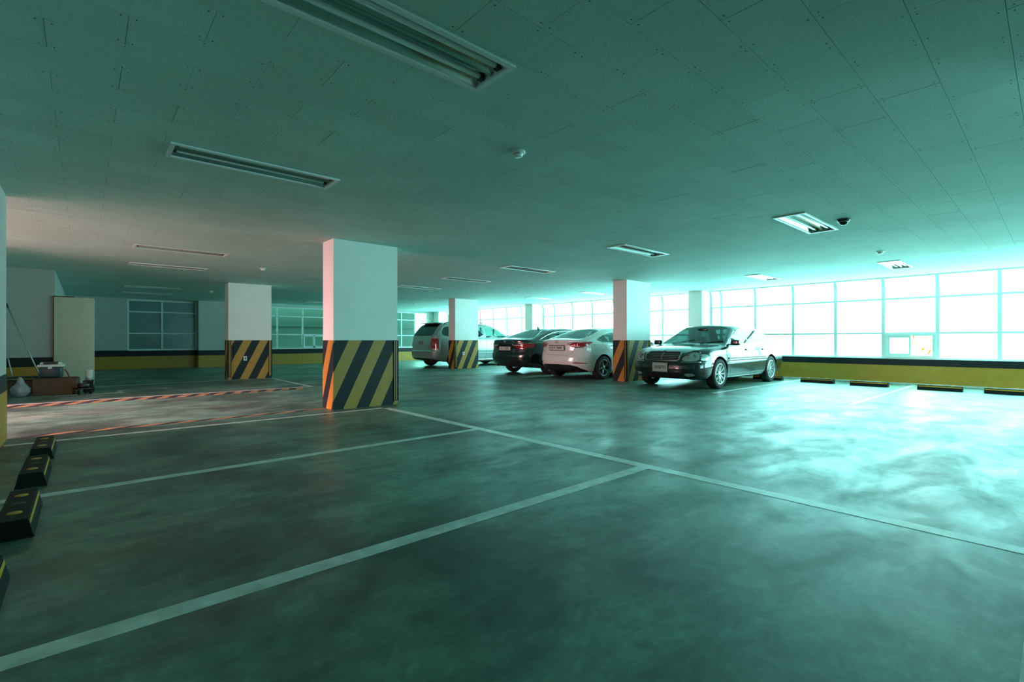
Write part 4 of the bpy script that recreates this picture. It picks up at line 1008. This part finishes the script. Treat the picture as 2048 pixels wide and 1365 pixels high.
# ---------------------------------------------------------------- white compact sedan (rear towards the viewer)
def white_sedan():
    S = dict(W=1.775, wb=2.70, ra=.355, rw=.315, nose=2.20, tail=-2.30,
        top=[(-2.30, .93), (-2.285, 1.045), (-2.22, 1.075), (-2.05, 1.085), (-1.92, 1.10), (-1.1, 1.36), (-.8, 1.405), (-.4, 1.432), (-.1, 1.42), (.15, 1.375), (1.15, .95), (1.3, .91), (1.8, .83), (2.05, .74), (2.20, .60)],
        belt=[(-2.30, .86), (-2.1, 1.0), (-1.6, 1.01), (-.8, .97), (.3, .91), (1.2, .85), (1.8, .77), (2.2, .56)],
        bot=[(-2.30, .34), (-2.1, .25), (-1.7, .19), (0, .17), (1.9, .18), (2.2, .22)],
        tumble=[(-2.30, .4), (-1.7, .50), (-1.0, .55), (0, .52), (1.0, .5), (2.2, .8)],
        corner=[(-2.30, .06), (-1.9, .08), (-1.2, .12), (0, .10), (1.0, .06), (2.2, .05)],
        crown=[(-2.30, .035), (-1.9, .05), (-1.2, .06), (0, .06), (1.1, .05), (2.2, .04)],
        side=([0, .06, .18, .34, .48, .56, .66, .8, .94, 1], [.84, .93, .965, .98, 1.0, 1.0, .985, .975, .955, .925]),
        shoulder=.02, plan=(.75, .66, 2.5, 2.7), taper=.03,
        fdx=[(.18, -.05), (.3, 0), (.5, 0), (.7, -.06), (.9, -.14)],
        rdx=[(.2, .11), (.32, .04), (.42, .01), (.50, .0), (.60, .012), (.66, .035), (.78, .06), (.92, .055), (1.0, .01), (1.05, -.01), (1.1, .0)])
    c = Car(S); c.regs = []; zt = c.zt
    root = empty('sedan', (11.75, 8.92, 0), 0, label='white compact sedan seen from behind, left of the right pillar', cat='car')
    body = pmat('white_car_paint', (.66, .68, .66), .3, coat=1, coat_r=.04)
    top = lambda xa, xb, n=14, d=.10: [(x, float(zt(x))-d) for x in np.linspace(xa, xb, n)]
    dlo = [(.98, .925)]+top(.85, -1.0, 20, .12)+[(-1.25, 1.19), (-1.52, 1.06), (-1.35, 1.0), (-.9, .985)]
    c.region('side_glass', 'side', dlo, side_glass_cond, raw=True)
    c.region('pillar_trim', 'side', [(-.18, .9), (-.12, .9), (-.17, 1.5), (-.23, 1.5)], side_glass_cond, raw=True)
    c.region('windshield', 'top', [(1.16, -.3), (1.12, .5), (.98, .70), (.28, .53), (.2, .4), (.17, -.3)], lambda V, s: s >= 3, raw=True)
    c.region('rear_window', 'top', smooth_poly([(-1.02, -.6), (-1.02, .36), (-1.10, .52), (-1.72, .62), (-1.90, .55), (-1.96, .3), (-1.96, -.6)], 2), lambda V, s: s >= 3, raw=True)
    rear = lambda V, s: (V[:, 0] < -1.98)
    c.region('trunk_lid', 'front', [(-.1, .655), (.36, .655), (.47, .69), (.53, .78), (.56, .86), (.62, 1.2), (-.1, 1.2)], lambda V, s: (V[:, 0] < -2.0) & (s < 5), raw=True)
    tl = [(.36, .965), (.42, .93), (.47, .875), (.58, .855), (.74, .86), (.84, .885), (.95, .92), (.95, 1.04), (.80, 1.03), (.60, .995)]
    c.region('tail_lamp', 'front', tl, lambda V, s: (V[:, 0] < -2.10) & (s < 3), raw=True)
    c.region('tail_lamp', 'side', [(-2.12, .86), (-2.12, 1.03), (-1.95, 1.035), (-1.72, 1.0), (-1.80, .97), (-1.95, .89)], lambda V, s: (V[:, 1] > .5) & (s < 3) & (V[:, 0] < -1.6), raw=True)
    c.region('rear_diffuser', 'front', [(-.1, .0), (-.1, .415), (.45, .405), (.62, .36), (.74, .27), (.80, .20), (.80, .0)], lambda V, s: (V[:, 0] < -1.85) & (s <= 1), raw=True)
    c.region('reflector', 'front', [(.52, .465), (.54, .445), (.80, .44), (.80, .46), (.60, .475)], lambda V, s: (V[:, 0] < -1.9) & (s <= 1), raw=True)
    c.region('headlight', 'side', [(2.2, .62), (1.9, .64), (1.55, .78), (1.7, .80), (2.1, .74)], lambda V, s: (V[:, 1] > .45) & (V[:, 0] > 1.5), raw=True)
    mats = dict(body=body, side_glass=M['tint'], pillar_trim=M['plastic_k'], windshield=M['carglass'], rear_window=M['tint'], tail_lamp=M['red'], rear_diffuser=M['plastic_k'], reflector=M['red'], headlight=M['lampin'], underside=M['under'])
    parts = c.finish(root, mats, {})
    t = MB()
    for ln in ([(-.15, .98), (-.15, .6), (-.15, .22)], [(-1.42, 1.04), (-1.28, .90), (-1.02, .68), (-.98, .6)], [(1.0, .9), (1.02, .6), (.95, .22)], [(.95, .215), (-.95, .215)]): c.strip(t, 'side', ln, .0035, M['gap'], -.001)
    c.strip(t, 'rear', [(.0, .655), (.36, .655), (.47, .69), (.53, .78), (.56, .855)], .0035, M['gap'], -.001)
    c.strip(t, 'rear', [(.57, .74), (.60, .855)], .003, M['gap'], -.001)
    t.build('panel_gap', root)
    # black surround and clear inserts of the tail lamps
    t = MB(); c.strip(t, 'rear', [(.36, .965), (.42, .93), (.47, .875), (.58, .855), (.74, .86)], .006, M['gap'], .0); c.strip(t, 'rear', [(.36, .965), (.60, .995), (.80, 1.03)], .006, M['gap'], .0); t.build('lamp_surround', parts['tail_lamp'])
    t = MB(); c.strip(t, 'rear', [(.49, .885), (.60, .875)], .009, M['redwin'], .0); c.strip(t, 'rear', [(.63, .877), (.66, .88)], .011, M['redwin'], .0); t.build('clear_insert', parts['tail_lamp'], label='clear insert')
    t = MB()
    for x in (.28, -.92):
        q = c.on('side', x, .90 if x < 0 else .86, 0); zz = .90 if x < 0 else .86
        for sy in (1, -1):
            h = MB(); h.rbox(-.09, .09, -.004, .028, -.014, .014, body, .008, tr(x, sy*q.y, zz) @ Matrix.Diagonal((1, sy, 1, 1))); h.build('door_handle', root)
    xr = c.on('rear', .02, .85, 0).x
    ring_emblem(root, c.on('rear', .02, 1.0, .004).x, 1.0, .052, .030, False)
    bt = MB(); 
    for (y0, y1) in ((.36, .46), (-.47, -.40)): 
        xx = c.on('rear', abs((y0+y1)/2), 1.0, .003).x; bt.box(xx-.002, xx+.002, y0, y1, .992, 1.006, M['dim_chrome'])
    bt.build('badge', root)
    plate(root, xr-.012, .845, .52, .11, '35머 9649', False, 0, M['plastic_k'], [('35', -.175, -.003, .105, .80), ('머', -.085, -.006, .080, .9), ('9649', .085, -.003, .105, .85)])
    seats(root, .15, -.75, .26, dash=.85)
    wells(root, S, c.W); mirror_unit(root, .80, .82, .93, body, k=.9)
    for x in (1.35, -1.35):
        for sy in (1, -1): wheel(root, x, sy*.785, .315, .215, .20, 'five', M['alloy_d'], sy)
    q = MB(); q.lathe([(.028, -.05), (.028, .05), (.022, .05), (.022, -.05)], M['chrome'], tr(-2.12, -.45, .26) @ rot('Y', PI/2), 16); q.rbox(-2.05, -1.75, -.62, -.28, .20, .32, M['under'], .04); q.build('exhaust', root)
    q = MB(); q.rbox(-1.05, 1.05, -.5, .5, .15, .19, M['under'], .01); q.build('floor_pan', root)
    return root
white_sedan()

# ---------------------------------------------------------------- dark sedan (rear towards the viewer)
def dark_sedan():
    S = dict(W=1.86, wb=2.845, ra=.365, rw=.325, nose=2.34, tail=-2.55,
        top=[(-2.55, .93), (-2.53, 1.055), (-2.45, 1.09), (-2.2, 1.10), (-2.05, 1.115), (-1.2, 1.395), (-.9, 1.44), (-.4, 1.47), (0, 1.455), (.3, 1.40), (1.2, .97), (1.35, .93), (1.9, .86), (2.2, .76), (2.34, .62)],
        belt=[(-2.55, .86), (-2.35, 1.01), (-1.8, 1.03), (-.8, .98), (.3, .93), (1.2, .88), (1.9, .79), (2.34, .58)],
        bot=[(-2.55, .32), (-2.3, .25), (-1.8, .20), (0, .18), (2.0, .19), (2.34, .23)],
        tumble=[(-2.55, .4), (-1.8, .50), (-1.0, .55), (0, .52), (1.0, .5), (2.34, .8)],
        corner=[(-2.55, .06), (-1.9, .08), (-1.2, .12), (0, .10), (1.0, .06), (2.34, .05)],
        crown=[(-2.55, .035), (-1.9, .05), (-1.2, .06), (0, .06), (1.1, .05), (2.34, .04)],
        side=([0, .06, .18, .34, .48, .56, .66, .8, .94, 1], [.84, .93, .965, .98, 1.0, 1.0, .985, .975, .955, .925]),
        shoulder=.02, plan=(.7, .60, 2.6, 3.0), taper=.03,
        fdx=[(.18, -.05), (.3, 0), (.5, 0), (.7, -.06), (.9, -.14)],
        rdx=[(.2, .12), (.32, .05), (.44, .012), (.54, .0), (.62, .01), (.68, .03), (.8, .045), (.95, .02), (1.05, -.01), (1.1, .0)])
    c = Car(S); c.regs = []; zt = c.zt
    root = empty('sedan', (12.15, 11.22, 0), 0, label='dark green-black sedan seen from behind between the white sedan and the minivan', cat='car')
    body = pmat('dark_car_paint', (.006, .010, .011), .25, coat=1, coat_r=.03)
    top = lambda xa, xb, n=14, d=.10: [(x, float(zt(x))-d) for x in np.linspace(xa, xb, n)]
    dlo = [(1.0, .945)]+top(.9, -1.1, 20, .12)+[(-1.45, 1.20), (-1.85, 1.06), (-1.7, 1.035), (-.9, .995)]
    c.region('side_glass', 'side', dlo, side_glass_cond, raw=True)
    c.region('windshield', 'top', [(1.2, -.3), (1.16, .5), (1.02, .70), (.38, .53), (.32, .4), (.30, -.3)], lambda V, s: s >= 3, raw=True)
    c.region('rear_window', 'top', smooth_poly([(-1.12, -.6), (-1.12, .38), (-1.2, .54), (-1.9, .66), (-2.05, .6), (-2.10, .3), (-2.10, -.6)], 2), lambda V, s: s >= 3, raw=True)
    c.region('trunk_lid', 'front', [(-.1, .68), (.50, .68), (.58, .74), (.64, .86), (.68, 1.2), (-.1, 1.2)], lambda V, s: (V[:, 0] < -2.15), raw=True)
    c.region('tail_lamp', 'front', [(.30, .955), (.36, .90), (.46, .84), (.56, .775), (.70, .785), (.80, .83), (1.0, .86), (1.0, .95), (.80, .955)], lambda V, s: (V[:, 0] < -2.05) & (s < 2), raw=True)
    c.region('rear_diffuser', 'front', [(-.1, 0), (-.1, .33), (.5, .32), (.66, .25), (.66, 0)], lambda V, s: (V[:, 0] < -2.0) & (s <= 1), raw=True)
    mats = dict(body=body, side_glass=M['tint'], windshield=M['carglass'], rear_window=M['tint'], tail_lamp=M['red'], rear_diffuser=M['plastic_k'], underside=M['under'])
    parts = c.finish(root, mats, {})
    t = MB(); c.strip(t, 'rear', [(0, .965), (.84, .965)], .006, M['dim_chrome'], .002); t.build('trunk_trim', root, label='thin chrome strip')
    t = MB(); c.strip(t, 'rear', [(.33, .925), (.39, .895), (.62, .90)], .010, M['redwin'], .0); t.build('clear_insert', parts['tail_lamp'], label='clear insert')
    t = MB(); c.strip(t, 'side', dlo, .009, M['chrome'], .001, closed=True); t.build('window_trim', root, label='chrome window surround')
    t = MB()
    for ln in ([(-.15, .98), (-.15, .22)], [(-1.5, 1.04), (-1.3, .86), (-1.1, .66)]): c.strip(t, 'side', ln, .0035, M['gap'], -.001)
    c.strip(t, 'rear', [(0, .68), (.50, .68), (.58, .74), (.63, .80)], .006, M['gap'], -.001); t.build('panel_gap', root)
    ring_emblem(root, c.on('rear', .0, 1.01, .004).x, 1.01, .052, .030, False)
    bt = MB(); xx = c.on('rear', .35, 1.01, .003).x; bt.box(xx-.002, xx+.002, -.42, -.30, 1.002, 1.018, M['chrome']); bt.build('badge', root)
    f = MB(); b = c.on('top', -1.05, 0, 0); f.prism([(-.07, -.01), (.08, -.01), (.0, .02), (-.05, .075), (-.07, .075)], 'y', -.012, .012, M['plastic_k'], tr(b.x, 0, b.z)); f.build('antenna_fin', root)
    xr = c.on('rear', .02, .80, 0).x
    plate(root, xr-.012, .80, .52, .11, '31너 5373', False, 0, None, [('31', -.175, -.003, .105, .80), ('너', -.085, -.006, .080, .9), ('5373', .085, -.003, .105, .85)])
    seats(root, .15, -.85, .28, dash=.9)
    wells(root, S, c.W); mirror_unit(root, .85, .85, .95, body, k=.9)
    for x in (1.42, -1.42):
        for sy in (1, -1): wheel(root, x, sy*.82, .325, .222, .21, 'seven', M['alloy_d'], sy)
    for sy in (1, -1):
        q = MB(); q.lathe([(.035, -.05), (.035, .05), (.028, .05), (.028, -.05)], M['chrome'], tr(-2.28, sy*.55, .27) @ rot('Y', PI/2), 16); q.build('exhaust', root)
    q = MB(); q.rbox(-1.05, 1.05, -.5, .5, .15, .19, M['under'], .01); q.build('floor_pan', root)
    return root
dark_sedan()

# ---------------------------------------------------------------- silver minivan
def minivan():
    S = dict(W=1.97, wb=2.89, ra=.375, rw=.335, nose=2.36, tail=-2.48,
        top=[(-2.48, .62), (-2.46, .98), (-2.42, 1.18), (-2.02, 1.66), (-1.88, 1.735), (-1.5, 1.765), (-.8, 1.78), (0, 1.765), (.5, 1.70), (.75, 1.62), (1.55, 1.13), (1.7, 1.08), (2.1, .98), (2.28, .86), (2.36, .66)],
        belt=[(-2.48, .56), (-2.42, 1.05), (-2.1, 1.15), (-1, 1.14), (.5, 1.10), (1.5, 1.03), (2.1, .9), (2.36, .62)],
        bot=[(-2.48, .36), (-2.2, .27), (-1.8, .22), (0, .20), (2.0, .21), (2.36, .26)],
        tumble=[(-2.48, .25), (-1.5, .22), (0, .24), (1.2, .40), (2.36, .8)],
        corner=[(-2.48, .05), (-2.0, .12), (-1.2, .13), (.3, .13), (1.2, .07), (2.36, .06)],
        crown=[(-2.48, .04), (-1.8, .07), (0, .07), (1.2, .06), (2.36, .05)],
        side=([0, .06, .18, .34, .48, .56, .66, .8, .94, 1], [.86, .93, .965, .985, 1.0, 1.0, .995, .985, .97, .95]),
        shoulder=.012, plan=(.75, .50, 2.6, 3.4), taper=.03, barrel=.08,
        fdx=[(.2, -.05), (.3, 0), (.6, 0), (.9, -.10), (1.1, -.12)],
        rdx=[(.2, .06), (.36, .0), (.62, -.02), (.66, .03), (.9, .02), (1.2, .02)])
    c = Car(S); c.regs = []; zt = c.zt
    root = empty('minivan', (12.25, 16.45, 0), 0, label='silver minivan with roof rails partly behind the farther striped pillar', cat='car')
    body = pmat('silver_car_paint', (.36, .40, .39), .32, metal=.55, coat=1, coat_r=.05)
    top = lambda xa, xb, n=14, d=.10: [(x, float(zt(x))-d) for x in np.linspace(xa, xb, n)]
    qt = smooth_poly([(-2.06, 1.22), (-1.98, 1.50), (-1.80, 1.59), (-1.10, 1.62), (-1.05, 1.45), (-1.08, 1.20), (-1.5, 1.19)], 2)
    c.region('quarter_window', 'side', qt, side_glass_cond, raw=True)
    c.region('sliding_door_window', 'side', smooth_poly([(-1.0, 1.20), (-.98, 1.62), (-.0, 1.63), (.0, 1.18)], 1), side_glass_cond, raw=True)
    c.region('front_door_window', 'side', [(.07, 1.16), (.06, 1.60), (.35, 1.585)]+[(x, float(zt(x))-.13) for x in np.linspace(.5, 1.25, 8)]+[(1.38, 1.12)], side_glass_cond, raw=True)
    c.region('windshield', 'top', [(1.52, -.3), (1.50, .5), (1.36, .74), (.80, .66), (.68, .5), (.66, -.3)], lambda V, s: s >= 3, raw=True)
    bk = lambda V, s: (V[:, 0] < -1.85)
    c.region('tailgate', 'front', [(-.1, .60), (.72, .60), (.78, .70), (.68, 1.2), (.62, 1.70), (-.1, 1.72)], bk, raw=True)
    c.region('rear_window', 'front', smooth_poly([(-.7, 1.22), (.55, 1.22), (.68, 1.24), (.66, 1.40), (.62, 1.64), (.52, 1.69), (-.7, 1.69)], 2), bk, raw=True)
    c.region('tail_lamp', 'front', [(.68, .74), (.65, .92), (.69, 1.12), (1.0, 1.12), (1.0, .74)], lambda V, s: (V[:, 0] < -2.2) & (s <= 3), raw=True)
    c.region('rear_bumper', 'front', [(-.1, 0), (-.1, .595), (1.1, .60), (1.1, 0)], lambda V, s: (V[:, 0] < -2.05) & (s <= 1), raw=True)
    c.region('headlight', 'side', [(2.4, .68), (2.0, .70), (1.7, .85), (1.9, .90), (2.3, .85)], lambda V, s: (V[:, 1] > .45) & (V[:, 0] > 1.5), raw=True)
    mats = dict(body=body, quarter_window=M['tint_k'], sliding_door_window=M['carglass'], front_door_window=M['carglass'], windshield=M['carglass'], rear_window=M['tint_k'], tail_lamp=M['red'], headlight=M['lampin'], underside=M['under'])
    parts = c.finish(root, mats, {})
    t = MB()
    for ln in ([(.04, 1.62), (.04, .6), (.04, .25)], [(-1.03, 1.6), (-1.03, .75)], [(1.30, 1.1), (1.12, .9), (1.10, .6), (1.0, .26)], [(-1.05, 1.07), (-2.1, 1.07)], [(1.0, .25), (-1.0, .25)]): c.strip(t, 'side', ln, .004, M['gap'], -.001)
    c.strip(t, 'rear', [(0, .60), (.72, .60), (.76, .68)], .006, M['gap'], -.001); t.build('panel_gap', root)
    t = MB(); c.strip(t, 'side', [(1.0, .55), (-1.0, .55)], .018, body, -.002); c.strip(t, 'side', [(1.0, .28), (-1.0, .28)], .02, M['chrome'], -.006); t.build('side_molding', root)
    t = MB(); c.strip(t, 'rear', [(.0, 1.10), (.45, 1.10)], .012, M['chrome'], .002); t.build('tailgate_trim', root, label='chrome tailgate strip')
    t = MB(); c.strip(t, 'rear', [(.74, .84), (.78, .93), (.74, .96)], .014, M['redwin'], .0); t.build('clear_insert', parts['tail_lamp'], label='clear insert')
    for sy in (1, -1):
        r = MB(); P = [(-1.85, 1.66), (-1.75, 1.735), (-1.2, 1.785), (-.4, 1.785), (.1, 1.755), (.25, 1.69)]
        r.tube([Vector((x, sy*.70, z)) for x, z in P], .018, M['plastic_k'], 8); r.build('roof_rail', root)
        for x in (.18, -.16):
            q = c.on('side', x, 1.03, 0); h = MB(); h.rbox(-.09, .09, -.004, .030, -.016, .016, M['chrome'], .008, tr(x, sy*q.y, 1.03) @ Matrix.Diagonal((1, sy, 1, 1))); h.build('door_handle', root)
    mirror_unit(root, 1.18, .92, 1.17, M['plastic_k'], k=1.1)
    sp_ = MB(); sp_.rbox(-2.10, -1.86, -.62, .62, 1.70, 1.735, body, .015); sp_.build('roof_spoiler', root)
    an = MB(); an.tube([(-1.9, .0, 1.73), (-2.05, .02, 1.95)], .004, M['plastic_k'], 5); an.build('antenna', root)
    xr = c.on('rear', .02, .93, 0).x
    plate(root, xr-.012, .95, .335, .15, '12가 5', False, 0, None, [('――', 0, 0, .03, 1)]) if False else None
    m = MB(); m.box(xr-.014, xr-.006, -.17, .17, .88, 1.02, M['plate_d']); m.build('number_plate', root, label='unreadable dim number plate')
    seats(root, .55, -.55, .40, dash=1.25)
    wells(root, S, c.W)
    for x in (1.445, -1.445):
        for sy in (1, -1): wheel(root, x, sy*.87, .335, .21, .21, 'seven', M['alloy_d'], sy)
    for k, y in enumerate((-.62, -.30)):
        q = MB(); q.rbox(-2.36, -2.05, y-.09, y+.09, .22, .34, M['under'], .04); q.build('exhaust', root)
    q = MB(); q.rbox(-1.05, 1.05, -.55, .55, .17, .22, M['under'], .01); q.build('floor_pan', root)
    return root
M['plate_d'] = pmat('dim_plate', (.22, .22, .21), .5)
minivan()
